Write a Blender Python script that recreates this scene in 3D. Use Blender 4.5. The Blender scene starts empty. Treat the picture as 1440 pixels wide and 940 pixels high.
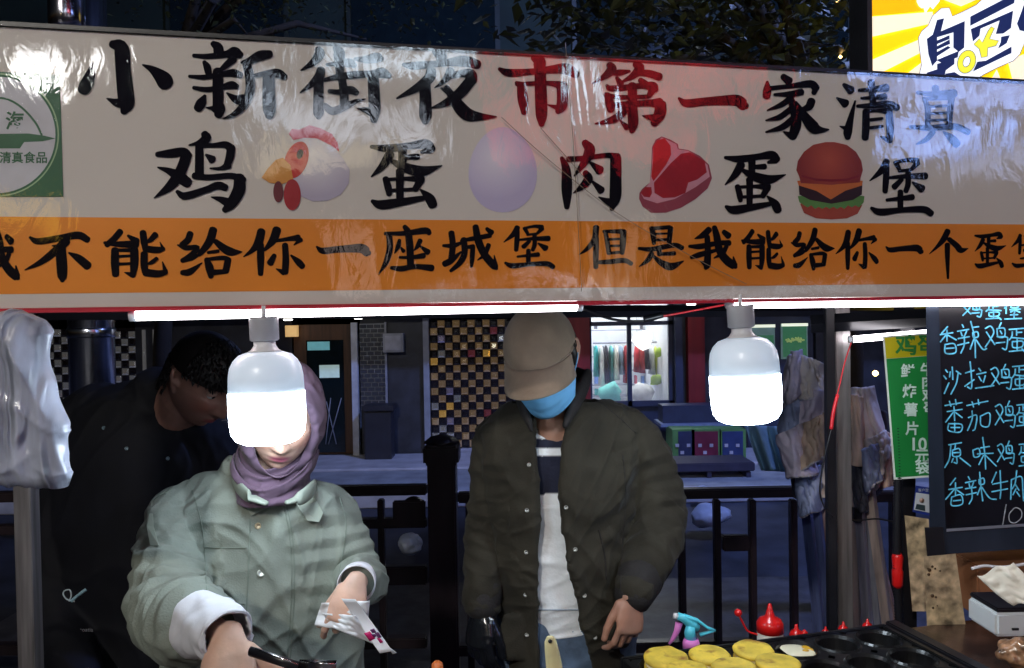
import bpy, bmesh, math, random
from mathutils import Vector, Matrix, noise
from mathutils.bvhtree import BVHTree
random.seed(7)
sc = bpy.context.scene
V3 = Vector
COL = sc.collection
PI = math.pi

# ------------------------------------------------------------------ camera
F = 1130.0                                    # focal length in photo pixels (photo 1440 x 940)
CAM = Vector((0, 0, 1.70))
camd = bpy.data.cameras.new('camera'); cam = bpy.data.objects.new('camera', camd); COL.objects.link(cam)
camd.sensor_width = 36; camd.lens = 36 * F / 1440; camd.clip_end = 400; camd.clip_start = 0.02
R = Matrix.Rotation(math.radians(90 - 1.01), 3, 'X') @ Matrix.Rotation(math.radians(-1.0), 3, 'Z')
cam.matrix_world = Matrix.Translation(CAM) @ R.to_4x4()
sc.camera = cam
def ray(px, py): return R @ Vector(((px - 720) / F, -(py - 470) / F, -1))
def at(px, py, Y):
    r = ray(px, py); return CAM + r * (Y / r.y)
def atz(px, py, z):
    r = ray(px, py); return CAM + r * ((z - CAM.z) / r.z)
def mpp(Y): return Y / F

# ------------------------------------------------------------------ world, night sky
w = bpy.data.worlds.new('World'); sc.world = w; w.use_nodes = True
nt = w.node_tree; bg = nt.nodes['Background']
sky = nt.nodes.new('ShaderNodeTexSky'); sky.sky_type = 'NISHITA'; sky.sun_disc = False
sky.sun_elevation = math.radians(-4); sky.sun_rotation = math.radians(200)
nt.links.new(sky.outputs[0], bg.inputs[0]); bg.inputs[1].default_value = 0.09
sc.view_settings.view_transform = 'Standard'; sc.view_settings.look = 'None'
sc.view_settings.exposure = .3; sc.view_settings.gamma = 1
sc.cycles.max_bounces = 6; sc.cycles.transparent_max_bounces = 12
sc.cycles.sample_clamp_indirect = 4
sc.cycles.use_denoising = True

L_BULB, L_TUBE = 23, 9
# ------------------------------------------------------------------ materials
MATS = {}
def mat(name, col, rough=.6, metal=0, emit=0, var=.12, vscale=8, bump=0, bscale=60, coat=0, alpha=None, crease=0, cscale=9,
        stretch=(1, 1, 1), trans=0, sheen=0, vcol=None, ecol=None, spec=.5, sss=0):
    if name in MATS: return MATS[name]
    m = bpy.data.materials.new(name); m.use_nodes = True; n = m.node_tree.nodes; l = m.node_tree.links
    b = n['Principled BSDF']
    b.inputs['Roughness'].default_value = rough; b.inputs['Metallic'].default_value = metal
    b.inputs['Coat Weight'].default_value = coat; b.inputs['Coat Roughness'].default_value = .12
    b.inputs['Sheen Weight'].default_value = sheen; b.inputs['Specular IOR Level'].default_value = spec
    b.inputs['Transmission Weight'].default_value = trans
    if sss: b.inputs['Subsurface Weight'].default_value = sss; b.inputs['Subsurface Radius'].default_value = (.012, .005, .003)
    if alpha is not None: b.inputs['Alpha'].default_value = alpha
    tc = n.new('ShaderNodeTexCoord'); mp = n.new('ShaderNodeMapping'); mp.inputs['Scale'].default_value = stretch
    l.new(tc.outputs['Object'], mp.inputs[0])
    no = n.new('ShaderNodeTexNoise'); no.inputs['Scale'].default_value = vscale; no.inputs['Detail'].default_value = 6
    l.new(mp.outputs[0], no.inputs[0])
    hs = n.new('ShaderNodeMapRange'); hs.inputs[1].default_value = .3; hs.inputs[2].default_value = .7
    hs.inputs[3].default_value = 1 - var * 1.6; hs.inputs[4].default_value = 1 + var * 1.6
    l.new(no.outputs[0], hs.inputs[0])
    mx = n.new('ShaderNodeVectorMath'); mx.operation = 'SCALE'
    if vcol:
        a = n.new('ShaderNodeAttribute'); a.attribute_name = vcol; l.new(a.outputs['Color'], mx.inputs[0])
    else: mx.inputs[0].default_value = col
    l.new(hs.outputs[0], mx.inputs['Scale']); l.new(mx.outputs[0], b.inputs['Base Color'])
    if emit:
        b.inputs['Emission Strength'].default_value = emit
        if vcol: l.new(a.outputs['Color'], b.inputs['Emission Color'])
        else: b.inputs['Emission Color'].default_value = (*(ecol or col), 1)
    if bump:
        n2 = n.new('ShaderNodeTexNoise'); n2.inputs['Scale'].default_value = bscale; n2.inputs['Detail'].default_value = 5
        l.new(mp.outputs[0], n2.inputs[0])
        bp = n.new('ShaderNodeBump'); bp.inputs['Strength'].default_value = bump; bp.inputs['Distance'].default_value = .004
        l.new(n2.outputs[0], bp.inputs['Height']); l.new(bp.outputs[0], b.inputs['Normal'])
    if crease:
        n3 = n.new('ShaderNodeTexNoise'); n3.inputs['Scale'].default_value = cscale; n3.inputs['Detail'].default_value = 4; n3.inputs['Distortion'].default_value = 1.6; n3.noise_type = 'RIDGED_MULTIFRACTAL'
        l.new(mp.outputs[0], n3.inputs[0]); b3 = n.new('ShaderNodeBump'); b3.inputs['Strength'].default_value = crease; b3.inputs['Distance'].default_value = .028
        l.new(n3.outputs[0], b3.inputs['Height']); l.new(b3.outputs[0], b.inputs['Normal'])
        if bump: l.new(bp.outputs[0], b3.inputs['Normal'])
    MATS[name] = m; return m

# ------------------------------------------------------------------ object helpers
def tag(o, label=None, cat=None, group=None, kind=None):
    if label: o['label'] = label
    if cat: o['category'] = cat
    if group: o['group'] = group
    if kind: o['kind'] = kind
    return o
def thing(name, loc, label, cat, group=None):
    o = bpy.data.objects.new(name, None); COL.objects.link(o); o.location = loc; o.empty_display_size = .05
    return tag(o, label, cat, group)
def link(name, me, m, parent=None, smooth=False):
    o = bpy.data.objects.new(name, me); COL.objects.link(o)
    if m is not None and not me.materials: me.materials.append(m)
    if smooth: me.polygons.foreach_set('use_smooth', [True] * len(me.polygons))
    if parent is not None:
        o.parent = parent
        o.matrix_parent_inverse = Matrix.Translation(-parent.location)      # parts hold world coordinates
    return o
def frombm(name, bm, m, parent=None, smooth=False):
    bmesh.ops.recalc_face_normals(bm, faces=bm.faces)
    me = bpy.data.meshes.new(name); bm.to_mesh(me); bm.free()
    return link(name, me, m, parent, smooth)
def pydata(name, vs, fs, m, parent=None, smooth=False):
    me = bpy.data.meshes.new(name); me.from_pydata([tuple(v) for v in vs], [], fs); me.update()
    return link(name, me, m, parent, smooth)
def bbox(bm, x0, x1, y0, y1, z0, z1, bev=0, M=None):
    mt = Matrix.Translation(((x0 + x1) / 2, (y0 + y1) / 2, (z0 + z1) / 2)) @ Matrix.Diagonal((abs(x1 - x0), abs(y1 - y0), abs(z1 - z0), 1))
    r = bmesh.ops.create_cube(bm, size=1, matrix=mt)
    if bev: bmesh.ops.bevel(bm, geom=list({e for v in r['verts'] for e in v.link_edges}), offset=bev, segments=2, affect='EDGES')
    return r
def box(name, x0, x1, y0, y1, z0, z1, m, parent=None, bev=0, M=None):
    bm = bmesh.new(); bbox(bm, x0, x1, y0, y1, z0, z1, bev)
    if M is not None: bm.transform(M)
    return frombm(name, bm, m, parent)
def pbox(name, px0, px1, py0, py1, Y, dep, m, parent=None, bev=0):
    """box whose front face fills the given photo rectangle at depth Y"""
    a = at(px0, (py0 + py1) / 2, Y); b = at(px1, (py0 + py1) / 2, Y); t = at((px0 + px1) / 2, py0, Y); q = at((px0 + px1) / 2, py1, Y)
    return box(name, a.x, b.x, Y, Y + dep, q.z, t.z, m, parent, bev)
def frames(pts, side=None):
    out = []
    for i in range(len(pts)):
        d = (pts[min(i + 1, len(pts) - 1)] - pts[max(i - 1, 0)]).normalized()
        s = side if side is not None else (Vector((1, 0, 0)) if abs(d.x) < .8 else Vector((0, 0, 1)))
        s = (s - d * s.dot(d)).normalized(); out.append((d, s, d.cross(s).normalized()))
    return out
def tube(bm, pts, rad, seg=12, side=None, cap=True, pleat=None):
    """closed tube; rad is r or (a, b): a along side vector, b across"""
    pts = [Vector(p) for p in pts]; rad = [(r, r) if not isinstance(r, (tuple, list)) else r for r in (rad if isinstance(rad, list) else [rad] * len(pts))]
    fr = frames(pts, side)
    if cap == 'round':
        P2, R2, F2 = [], [], []
        for k in (0, -1):
            d = fr[k][0] * (-1 if k == 0 else 1); a, b = rad[k]; rr = min(a, b)
            seq = [(.98, .17), (.8, .6), (.5, .87)]
            L = [(pts[k] + d * rr * s, (a * c, b * c), fr[k]) for s, c in seq]
            if k == 0: head = L
            else: tail = L[::-1]
        allp = [(p, r, f) for p, r, f in head] + list(zip(pts, rad, fr)) + tail
        pts = [q[0] for q in allp]; rad = [q[1] for q in allp]; fr = [q[2] for q in allp]
    rings = []
    for i, (p, (a, b), (d, s, t)) in enumerate(zip(pts, rad, fr)):
        ring = []
        for k in range(seg):
            th = 2 * PI * k / seg; f = 1 if pleat is None else pleat(i, th)
            ring.append(bm.verts.new(p + s * math.cos(th) * a * f + t * math.sin(th) * b * f))
        rings.append(ring)
    for A, B in zip(rings, rings[1:]):
        for k in range(seg): bm.faces.new((A[k], A[(k + 1) % seg], B[(k + 1) % seg], B[k]))
    if cap: bm.faces.new(rings[0][::-1]); bm.faces.new(rings[-1])
    return rings
def tubeobj(name, pts, rad, m, parent=None, seg=10, smooth=True, **k):
    bm = bmesh.new(); tube(bm, pts, rad, seg, **k); return frombm(name, bm, m, parent, smooth)
def lathe(bm, prof, c, seg=32, axis=None):
    rings = []
    q = axis.to_track_quat('Z', 'Y') if axis is not None else None
    for r, z in prof:
        ring = []
        for k in range(seg):
            v = Vector((max(r, 1e-4) * math.cos(2 * PI * k / seg), max(r, 1e-4) * math.sin(2 * PI * k / seg), z))
            if q: v = q @ v
            ring.append(bm.verts.new(Vector(c) + v))
        rings.append(ring)
    for A, B in zip(rings, rings[1:]):
        for k in range(seg): bm.faces.new((A[k], A[(k + 1) % seg], B[(k + 1) % seg], B[k]))
    bm.faces.new(rings[0][::-1]); bm.faces.new(rings[-1])
def latheobj(name, prof, c, m, parent=None, seg=32, axis=None):
    bm = bmesh.new(); lathe(bm, prof, c, seg, axis); return frombm(name, bm, m, parent, True)
def crspline(pts, n=6):
    pts = [Vector(p) for p in pts]
    if len(pts) < 3: return [pts[0].lerp(pts[-1], i / n) for i in range(n + 1)]
    P = [pts[0] * 2 - pts[1]] + pts + [pts[-1] * 2 - pts[-2]]; out = []
    for i in range(1, len(P) - 2):
        p0, p1, p2, p3 = P[i - 1:i + 3]
        for k in range(n):
            t = k / n
            out.append(.5 * ((2 * p1) + (p2 - p0) * t + (2 * p0 - 5 * p1 + 4 * p2 - p3) * t * t + (3 * p1 - p0 - 3 * p2 + p3) * t ** 3))
    out.append(pts[-1]); return out
def remesh(bm, voxel, smooth=0, it=0):
    me = bpy.data.meshes.new('tmp'); bmesh.ops.recalc_face_normals(bm, faces=bm.faces); bm.to_mesh(me); bm.free()
    o = bpy.data.objects.new('tmp', me); COL.objects.link(o)
    md = o.modifiers.new('r', 'REMESH'); md.mode = 'VOXEL'; md.voxel_size = voxel
    if it: s = o.modifiers.new('s', 'SMOOTH'); s.iterations = it; s.factor = smooth
    dg = bpy.context.evaluated_depsgraph_get(); dg.update()
    out = bpy.data.meshes.new_from_object(o.evaluated_get(dg)); bpy.data.objects.remove(o); bpy.data.meshes.remove(me)
    return out
def displace(me, fn):
    ns = [v.normal.copy() for v in me.vertices]; cs = [v.co.copy() for v in me.vertices]
    for v, n_, c in zip(me.vertices, ns, cs): v.co = c + n_ * fn(c, n_)
    me.update()
def ridge(p, sc_=1): return 1 - 2 * abs(noise.noise(p * sc_))
def bvh_of(o): 
    me = o.data; return BVHTree.FromPolygons([v.co for v in me.vertices], [p.vertices for p in me.polygons])
def surf(bvh, px, py, off=.003):
    r = ray(px, py).normalized(); h = bvh.ray_cast(CAM, r)
    if h[0] is None: return None
    return h[0] - r * off
def vcolor(me, fn, name='vc'):
    ca = me.color_attributes.new(name, 'FLOAT_COLOR', 'POINT')
    for i, v in enumerate(me.vertices): ca.data[i].color = (*fn(v.co), 1)

# ================================================================== banner plane
BA = at(0, 430, 1.45); BB = at(1440, 430, 1.95)
BU = Vector((BB.x - BA.x, BB.y - BA.y, 0)).normalized()       # along the banner
BN = Vector((BU.y, -BU.x, 0))                                 # towards the camera
def onb(px, py, off=0):
    r = ray(px, py); t = (BA + BN * off - CAM).dot(BN) / r.dot(BN); return CAM + r * t
def bu(p): return (p - BA).dot(BU)
def bpt(u, z, off=0): q = BA + BU * u + BN * off; return Vector((q.x, q.y, z))

# ================================================================== STRUCTURE: ground, road, sky
M_road = mat('asphalt', (.035, .04, .06), .7, var=.3, vscale=3, bump=.4, bscale=90)
M_pave = mat('paving', (.30, .32, .36), .6, var=.15, vscale=5, bump=.2)
M_pave2 = mat('pale_paving', (.5, .5, .55), .5, var=.12, vscale=5)
g = pydata('ground', [(-60, -60, -.13), (60, -60, -.13), (60, 80, -.13), (-60, 80, -.13)], [(0, 1, 2, 3)], M_road); tag(g, kind='structure')
FY = 10.2
o = box('pavement', -20, 20, 8.0, 40, -.125, 0, M_pave, bev=.01); tag(o, kind='structure')
o = box('kerb', -20, 20, 7.85, 7.995, -.125, .01, M_pave2, bev=.01); tag(o, kind='structure')
o = box('doorstep', -20, 20, 9.15, 10.15, .001, .03, M_pave2, bev=.005); tag(o, kind='structure')
o = box('road', -30, 30, -9, 7.8, -.129, -.124, M_road); tag(o, kind='structure')
o = box('stall_floor', -3, 4, -1.5, 5.2, -.12, 0, mat('paving_near', (.06, .06, .075), .5, var=.3, bump=.3)); tag(o, kind='structure')

def seam(bv, pts, r, m, parent, name='seam', off=.001, n=10):
    P = crspline([V3((a, b_, 0)) for a, b_ in pts], n); Q = [surf(bv, p.x, p.y, off) for p in P]; Q = [q for q in Q if q is not None]
    if len(Q) > 2: return tubeobj(name, Q, r, m, parent, 6)
# ================================================================== BUILDING behind
M_wall = mat('teal_wall', (.006, .018, .014), .8, var=.2, vscale=2, bump=.3)
M_dark = mat('dark_wall', (.03, .033, .045), .5, var=.3, vscale=4, bump=.2)
M_brick = mat('dark_brick', (.035, .04, .055), .5, var=.4, vscale=30, bump=.3)
M_mortar = mat('mortar', (.45, .47, .5), .8, var=.15)
M_frame = mat('grey_frame', (.3, .31, .36), .4, var=.1)
M_wood = mat('brown_wood', (.10, .045, .02), .5, var=.25, stretch=(1, 1, .1), vscale=20)
M_glassd = mat('dark_glass', (.008, .015, .018), .08, var=.1, spec=.6)
M_red = mat('red_pillar', (.22, .012, .015), .5, var=.2, stretch=(1, 1, .1), vscale=8)
B = thing('shop_building', (0, FY, 0), 'dark shopfront building with tile screens, doors and a lit clothes shop behind the stall', 'building')
def X(px, py=550, Y=FY): return at(px, py, Y).x
def Z(py, px=720, Y=FY): return at(px, py, Y).z
# wall segments between openings (px ranges)
for a, b_ in ((-600, 66), (98, 160), (192, 412), (508, 604), (722, 830), (946, 1050), (1148, 2300)):
    box('wall', X(a), X(b_), FY, FY + .3, 0, 3.4, M_dark, B)
box('upper_wall', X(-600), X(2300), FY - .05, FY + .35, 3.402, 11, M_wall, B)
for a, b_ in ((250, 420), (500, 712), (812, 1000), (1030, 1200)):
    f = box('window', X(a), X(b_), FY - .09, FY - .052, 4.4, 6.2, M_frame if False else mat('teal_frame', (.01, .022, .022), .5), B)
    box('pane', X(a) + .06, X(b_) - .06, FY - .10, FY - .092, 4.46, 6.14, M_glassd, f)
box('roof', X(-600), X(2300), FY - .4, FY + 4, 11.002, 11.2, M_dark, B)
# bricks
bme = None
def bricks(px0, px1, py0, py1, cw=10, ch=6.3):
    global bme
    x0, x1, z1, z0 = X(px0), X(px1), Z(py0), Z(py1)
    W_, H_ = cw * mpp(FY), ch * mpp(FY)
    box('mortar', x0, x1, FY - .03, FY - .005, z0, z1, M_mortar, B)
    r = 0; z = z0 + .004
    while z + H_ * .8 < z1:
        x = x0 + .006 - (W_ / 2 if r % 2 else 0)
        while x < x1 - .01:
            a = max(x, x0 + .004); c = min(x + W_ - .012, x1 - .004)
            if c - a > .02:
                if bme is None:
                    bm = bmesh.new(); bbox(bm, -.5, .5, -.5, .5, -.5, .5); bme = bpy.data.meshes.new('brick'); bm.to_mesh(bme); bm.free(); bme.materials.append(M_brick)
                o = bpy.data.objects.new('brick', bme); COL.objects.link(o); o.parent = B
                o.location = Vector(((a + c) / 2, FY - .038 + random.uniform(-.002, .002), z + H_ / 2 - .005)) - B.location
                o.scale = (c - a, .024, H_ - .012)
            x += W_
        z += H_; r += 1
bricks(508, 543, 452, 572); bricks(286, 330, 560, 640, 9, 6.3)
# door
dr = box('door', X(414), X(497), FY + .02, FY + .08, .03, Z(452), M_wood, B)
box('door_glass', X(432), X(484), FY - .0, FY + .018, Z(632), Z(474), M_glassd, dr)
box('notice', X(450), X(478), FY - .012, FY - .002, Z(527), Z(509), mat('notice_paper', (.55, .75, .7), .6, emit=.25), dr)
box('door_reflection', X(434), X(465), FY - .012, FY - .002, Z(488), Z(476), mat('reflection_print', (.2, .55, .6), .3, emit=.25), dr)  # reflection in the door glass, painted as a faintly glowing teal panel
for (a, c) in (((465, 560), (458, 625)), ((480, 560), (462, 625)), ((459, 565), (473, 625))):
    tubeobj('door_handle', [at(*a, FY - .03), at(*c, FY - .03)], .006, M_frame, dr, 6)
box('door_post', X(497.5), X(506), FY - .12, FY - .041, 0, Z(450), mat('white_post', (.6, .62, .68), .4), B)
box('panel_frame', X(543), X(546), FY - .06, FY - .041, Z(573), Z(450), M_frame, B)
o = box('meter_box', X(543), X(571), FY - .18, FY - .0605, Z(492), Z(466), mat('meter_box', (.35, .36, .4), .5), B)
box('box_glass', X(546), X(568), FY - .19, FY - .181, Z(489), Z(469), mat('box_glass', (.5, .5, .55), .2), o)
# tile lattices
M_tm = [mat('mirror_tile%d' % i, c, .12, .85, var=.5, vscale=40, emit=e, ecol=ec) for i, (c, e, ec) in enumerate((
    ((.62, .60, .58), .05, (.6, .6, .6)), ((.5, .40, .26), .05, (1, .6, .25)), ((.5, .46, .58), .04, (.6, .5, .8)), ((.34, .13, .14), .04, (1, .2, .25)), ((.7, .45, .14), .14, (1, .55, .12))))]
M_td = mat('dark_tile', (.015, .012, .015), .2, var=.3)
tme = {}
def tile_mesh(m):
    if m.name in tme: return tme[m.name]
    vs = [(-.5, 0, -.5), (.5, 0, -.5), (.5, 0, .5), (-.5, 0, .5), (-.28, -.5, -.28), (.28, -.5, -.28), (.28, -.5, .28), (-.28, -.5, .28)]
    me = bpy.data.meshes.new('tile'); me.from_pydata(vs, [], [(0, 1, 5, 4), (1, 2, 6, 5), (2, 3, 7, 6), (3, 0, 4, 7), (4, 5, 6, 7)]); me.materials.append(m)
    tme[m.name] = me; return me
def lattice(px0, px1, py0, py1, nx, warm, dark=.0):
    x0, x1, z1, z0 = X(px0), X(px1), Z(py0), Z(py1)
    S = box('tile_screen', x0, x1, FY + .01, FY + .05, z0, z1, M_td, B)
    s = (x1 - x0) / nx; nz = int((z1 - z0) / s)
    for i in range(nx):
        for j in range(nz):
            lit = (i + j) % 2
            if lit:
                h = noise.noise(Vector((i * .35 + px0, j * .3, 3))); e = random.random()
                k = 0
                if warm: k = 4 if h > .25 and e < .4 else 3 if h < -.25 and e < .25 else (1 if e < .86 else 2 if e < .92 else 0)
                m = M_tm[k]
            else: m = M_td
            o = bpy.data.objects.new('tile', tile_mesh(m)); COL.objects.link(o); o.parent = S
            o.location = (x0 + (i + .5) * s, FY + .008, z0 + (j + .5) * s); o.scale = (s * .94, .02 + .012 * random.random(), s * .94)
            o.rotation_euler = (random.uniform(-.05, .05), 0, random.uniform(-.06, .06)) if lit else (0, 0, 0)
    return S
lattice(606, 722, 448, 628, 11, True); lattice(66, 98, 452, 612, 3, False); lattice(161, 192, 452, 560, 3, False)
box('screen_frame', X(597), X(605), FY - .08, FY - .002, 0, Z(445), M_frame, B)
box('screen_base', X(606), X(722), FY - .04, FY + .006, .001, Z(629), mat('base_stone', (.35, .35, .4), .6), B)
for a in (203, 218): box('light_slat', X(a), X(a + 4), FY - .03, FY - .002, Z(525), Z(455), mat('slat_metal', (.6, .6, .6), .25, .6, emit=.05), B)
# red pillars
box('pillar', X(795), X(829), FY - .15, FY - .002, 0, 3.4, M_red, B)
box('pillar', X(965), X(988), FY - .15, FY - .002, 0, 3.4, M_red, B)
box('pillar', X(948), X(958), FY - .12, FY - .002, 0, 3.4, M_frame if False else mat('navy_frame', (.03, .04, .08), .4), B)
# lit clothes shop
M_shop = mat('shop_wall', (.75, .76, .78), .7, var=.05); M_nf = MATS['navy_frame']
sx0, sx1 = X(828), X(948)
box('shop_floor', sx0, sx1, FY + .3, FY + 3, .0, .03, M_pave, B); box('shop_back', sx0, sx1, FY + 3, FY + 3.1, .03, 3, M_shop, B)
box('shop_side', sx0 - .1, sx0 - .002, FY + .302, FY + 3, .03, 3, M_shop, B); box('shop_side', sx1 + .002, sx1 + .1, FY + .302, FY + 3, .03, 3, M_shop, B)
box('shop_ceiling', sx0, sx1, FY + .3, FY + 3, 3.0, 3.1, M_shop, B)
for (a, b_, c, d_) in ((829, 833, 425, 645), (883, 889, 458, 640), (941, 949, 425, 645), (829, 948, 455, 461), (829, 948, 567, 575), (884, 888, 425, 456)):
    box('window_frame', X(a), X(b_), FY + .0, FY + .06, max(.001, Z(d_)), Z(c), M_nf, B)
box('shop_glass', sx0, sx1, FY + .07, FY + .075, Z(568), Z(428), mat('clear_glass', (1, 1, 1), .02, alpha=.08, var=0), B)
box('stall_riser', sx0, sx1, FY + .07, FY + .2, .001, Z(574), M_nf, B)
o = box('ceiling_light', sx0 + .15, sx1 - .15, FY + .8, FY + 2.2, 2.94, 2.985, mat('shop_lamp', (.95, 1, 1), emit=14), None); tag(o, 'long white ceiling light inside the lit clothes shop', 'ceiling light')
cols = [(.02, .3, .28), (.8, .8, .75), (.02, .02, .03), (.1, .35, .3), (.75, .7, .6), (.3, .4, .5), (.4, .02, .03), (.5, .02, .03), (.35, .02, .02), (.03, .03, .05), (.7, .72, .7), (.55, .6, .1), (.2, .5, .25), (.75, .75, .8), (.25, .35, .5)]
names = ['teal', 'cream', 'black', 'sea green', 'beige', 'slate blue', 'dark red', 'bright red', 'maroon', 'charcoal', 'white', 'yellow green', 'leaf green', 'pale lilac', 'dusty blue']
rk = tubeobj('clothes_rail', [at(834, 483, FY + 1.2), at(940, 481, FY + 1.2)], .012, M_frame); tag(rk, 'thin metal clothes rail crossing the lit shop window', 'clothes rail')
for i, c in enumerate(cols):
    px = 838 + i * 7 + (8 if i > 6 else 0); top = 486; L = random.uniform(32, 58); Y = FY + 1.2 + random.uniform(-.1, .1)
    p0 = at(px, top, Y); Lm = L * mpp(Y)
    bm = bmesh.new()
    tube(bm, [p0, p0 - Vector((0, 0, .03)), p0 - Vector((0, 0, .12)), p0 - Vector((0, 0, Lm * .6)), p0 - Vector((0, 0, Lm))], [(.01, .03), (.02, .14), (.03, .18), (.035, .14), (.045, .17)], 10)
    o = frombm('garment', bm, mat('cloth_' + names[i], c, .8, var=.2), None, True)
    tag(o, '%s garment hanging on the rail inside the lit shop' % names[i], 'garment', 'clothes on the shop rail')
rg = random.Random(21)
combos = [(a_, b_, c_) for a_ in range(2) for b_ in range(5) for c_ in range(7)]; rg.shuffle(combos)
GC = (('pale grey', (.75, .75, .72)), ('teal', (.1, .45, .4)), ('red', (.6, .1, .12)), ('blue', (.15, .25, .5)), ('yellow', (.7, .6, .15)), ('white', (.85, .85, .85)), ('black', (.1, .1, .12)))
slot = {}
for hf, sh_, ci in combos[:30]:
    q_ = slot.get((hf, sh_), 0); slot[(hf, sh_)] = q_ + 1
    px = (835, 893)[hf] + q_ * 8 + rg.uniform(0, 2); row_ = (463, 500, 520, 540, 556)[sh_]; w__ = rg.uniform(2.5, 5.5); h__ = rg.uniform(5, 13)
    o = pbox('boxed_goods', px, px + w__, row_ - h__, row_, FY + 2.2, .12, mat('goods_' + GC[ci][0], GC[ci][1], .5))
    tag(o, '%s boxed goods on the %s shelf behind the %s shop pane' % (GC[ci][0], ('top', 'second', 'middle', 'fourth', 'bottom')[sh_], ('left', 'right')[hf]), 'goods', 'boxed goods in the lit shop')
for yy in (463.5, 500.5, 520.5, 540.5, 556.5):
    pbox('shelf', 832, 942, yy, yy + 1.4, FY + 2.15, .3, M_frame, B)
def shopbit(name, px, py, r, m, label, cat, Y=FY + .9):
    bm = bmesh.new(); bmesh.ops.create_icosphere(bm, subdivisions=2, radius=r, matrix=Matrix.Translation(at(px, py, Y)) @ Matrix.Diagonal((1, .6, .8, 1)))
    for v in bm.verts: v.co += Vector((noise.noise(v.co * 9), 0, noise.noise(v.co * 9 + Vector((5, 5, 5))))) * r * .5
    o = frombm(name, bm, m, None, True); tag(o, label, cat)
shopbit('stuffed_toy', 858, 553, .16, mat('toy_teal', (.25, .75, .68), .8), 'pale teal plush heap low in the lit shop window', 'toy')
shopbit('white_lantern', 904, 478, .15, mat('lantern_white', (.9, .9, .88), .5, emit=1.2), 'round white lantern hanging in the lit shop window', 'lantern')
shopbit('folded_linen', 900, 556, .19, mat('linen', (.85, .85, .85), .8), 'heap of folded white linen at the foot of the lit shop window', 'linen')
shopbit('potted_plant', 922, 535, .1, mat('shop_leaf', (.35, .5, .05), .7), 'yellow green plant in the lit shop window', 'plant')
shopbit('potted_plant', 928, 495, .08, MATS['shop_leaf'], 'small yellow green plant high on the right in the shop window', 'plant')
# right door with small lit panes
box('side_door', X(1052), X(1146), FY + .04, FY + .12, .001, 3.4, M_nf, B)
for a, b_, c, d_ in ((1058, 1091, 464, 512), (1100, 1137, 462, 512), (1060, 1078, 431, 444), (1103, 1140, 428, 443)):
    f = box('window', X(a), X(b_), FY + .01, FY + .038, Z(d_), Z(c), mat('pane_dim', (.12, .2, .2), .3, emit=.35), B)
    if c > 450: box('pane', X(a + 2), X(b_ - 2), FY + .0, FY + .009, Z(d_ - 3), Z(c + (14 if a < 1095 else 3)), mat('pane_green', (.03, .12, .06), .3, emit=.6), f)
    else: box('pane', X(a + 1), X(b_ - 1), FY + .0, FY + .009, Z(d_ - 1), Z(c + 1), mat('pane_white', (.7, .75, .6), .3, emit=.9), f)
box('window_strip', X(1058), X(1091), FY - .008, FY - .001, Z(467), Z(463), MATS['pane_white'], B)
box('window_strip', X(1100), X(1137), FY - .008, FY - .001, Z(466), Z(462), MATS['pane_white'], B)
bm = bmesh.new()
for k in range(40):
    a = random.uniform(0, PI); r = random.uniform(.3, 1)
    c = at(1118 + 15 * r * math.cos(a), 481 - 6 * r * math.sin(a), FY - .05)
    bmesh.ops.create_icosphere(bm, subdivisions=1, radius=.014, matrix=Matrix.Translation(c))
o = frombm('bonsai_plant', bm, mat('bonsai', (.4, .55, .2), .7, emit=.25)); tag(o, 'small pale green bonsai shaped plant at the far door pane', 'plant')
# small ceiling downlights under the eave
for i, (px, py, lab) in enumerate(((405, 451, 'above the left of the door'), (504, 449, 'above the white door post'), (871, 433, 'left of three in front of the lit shop'), (951, 434, 'small dim one over the navy frame'), (972, 430, 'above the red pillar'), (1150, 432, 'over the far side door'))):
    p = at(px, py, FY - .5)
    bm = bmesh.new(); lathe(bm, [(.045, 0), (.055, .012), (.055, .03)], p, 16)
    o = frombm('downlight', bm, mat('downlight', (1, .97, .9), emit=7)); tag(o, 'round downlight in the eave, ' + lab, 'downlight', 'downlights along the eave')
box('eave', X(-600), X(2300), FY - .9, FY - .002, at(720, 428, FY - .5).z, at(720, 428, FY - .5).z + .12, M_dark, B)
o = pbox('wall_lantern', 401, 417, 458, 474, FY - .15, .1, mat('lantern_amber', (.8, .5, .2), .5, emit=.5)); tag(o, 'small amber wall lantern beside the brown door', 'wall lamp')
# waste bin
bn = thing('waste_bin', at(530, 645, 9.8), 'tall dark waste bin standing in front of the brick panel', 'waste bin')
M_bin = mat('bin', (.02, .022, .035), .4)
pbox('bin_body', 512, 550, 580, 652, 9.75, .3, M_bin, bn, .01); pbox('bin_lid', 509, 553, 571, 579, 9.72, .36, M_bin, bn, .01)
# display boxes with green frames
for i, (a, b_, c, nm) in enumerate(((948, 975, (.03, .04, .10), 'navy'), (975, 1012, (.16, .02, .05), 'crimson'), (1014, 1047, (.03, .05, .16), 'blue'))):
    t = thing('display_box', at((a + b_) / 2, 648, 9.2), '%s panelled display box with light face-like marks in a green frame' % nm, 'display box', 'display boxes by the road')
    pbox('frame', a - 2, b_ + 2, 604, 650, 9.2, .4, mat('green_frame', (.10, .25, .08), .5), t)
    pb = pbox('panel', a + (6 if i == 0 else 2), b_ - 2, 607, 648, 9.19, .008, mat('panel_' + nm, c, .4), t)
    cx = (a + b_) / 2
    for q in ((cx - 9, 627), (cx + 7, 627), (cx - 2, 637)): pbox('mark', q[0] - 2.5, q[0] + 2.5, q[1] - 2.5, q[1] + 2, 9.18, .006, mat('mark', (.45, .45, .55), .5), pb)
bnch = thing('bench', at(1000, 680, 8.4), 'long low dark bench between the display boxes and the railing', 'bench')
M_bench = mat('bench', (.03, .03, .06), .5)
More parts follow.
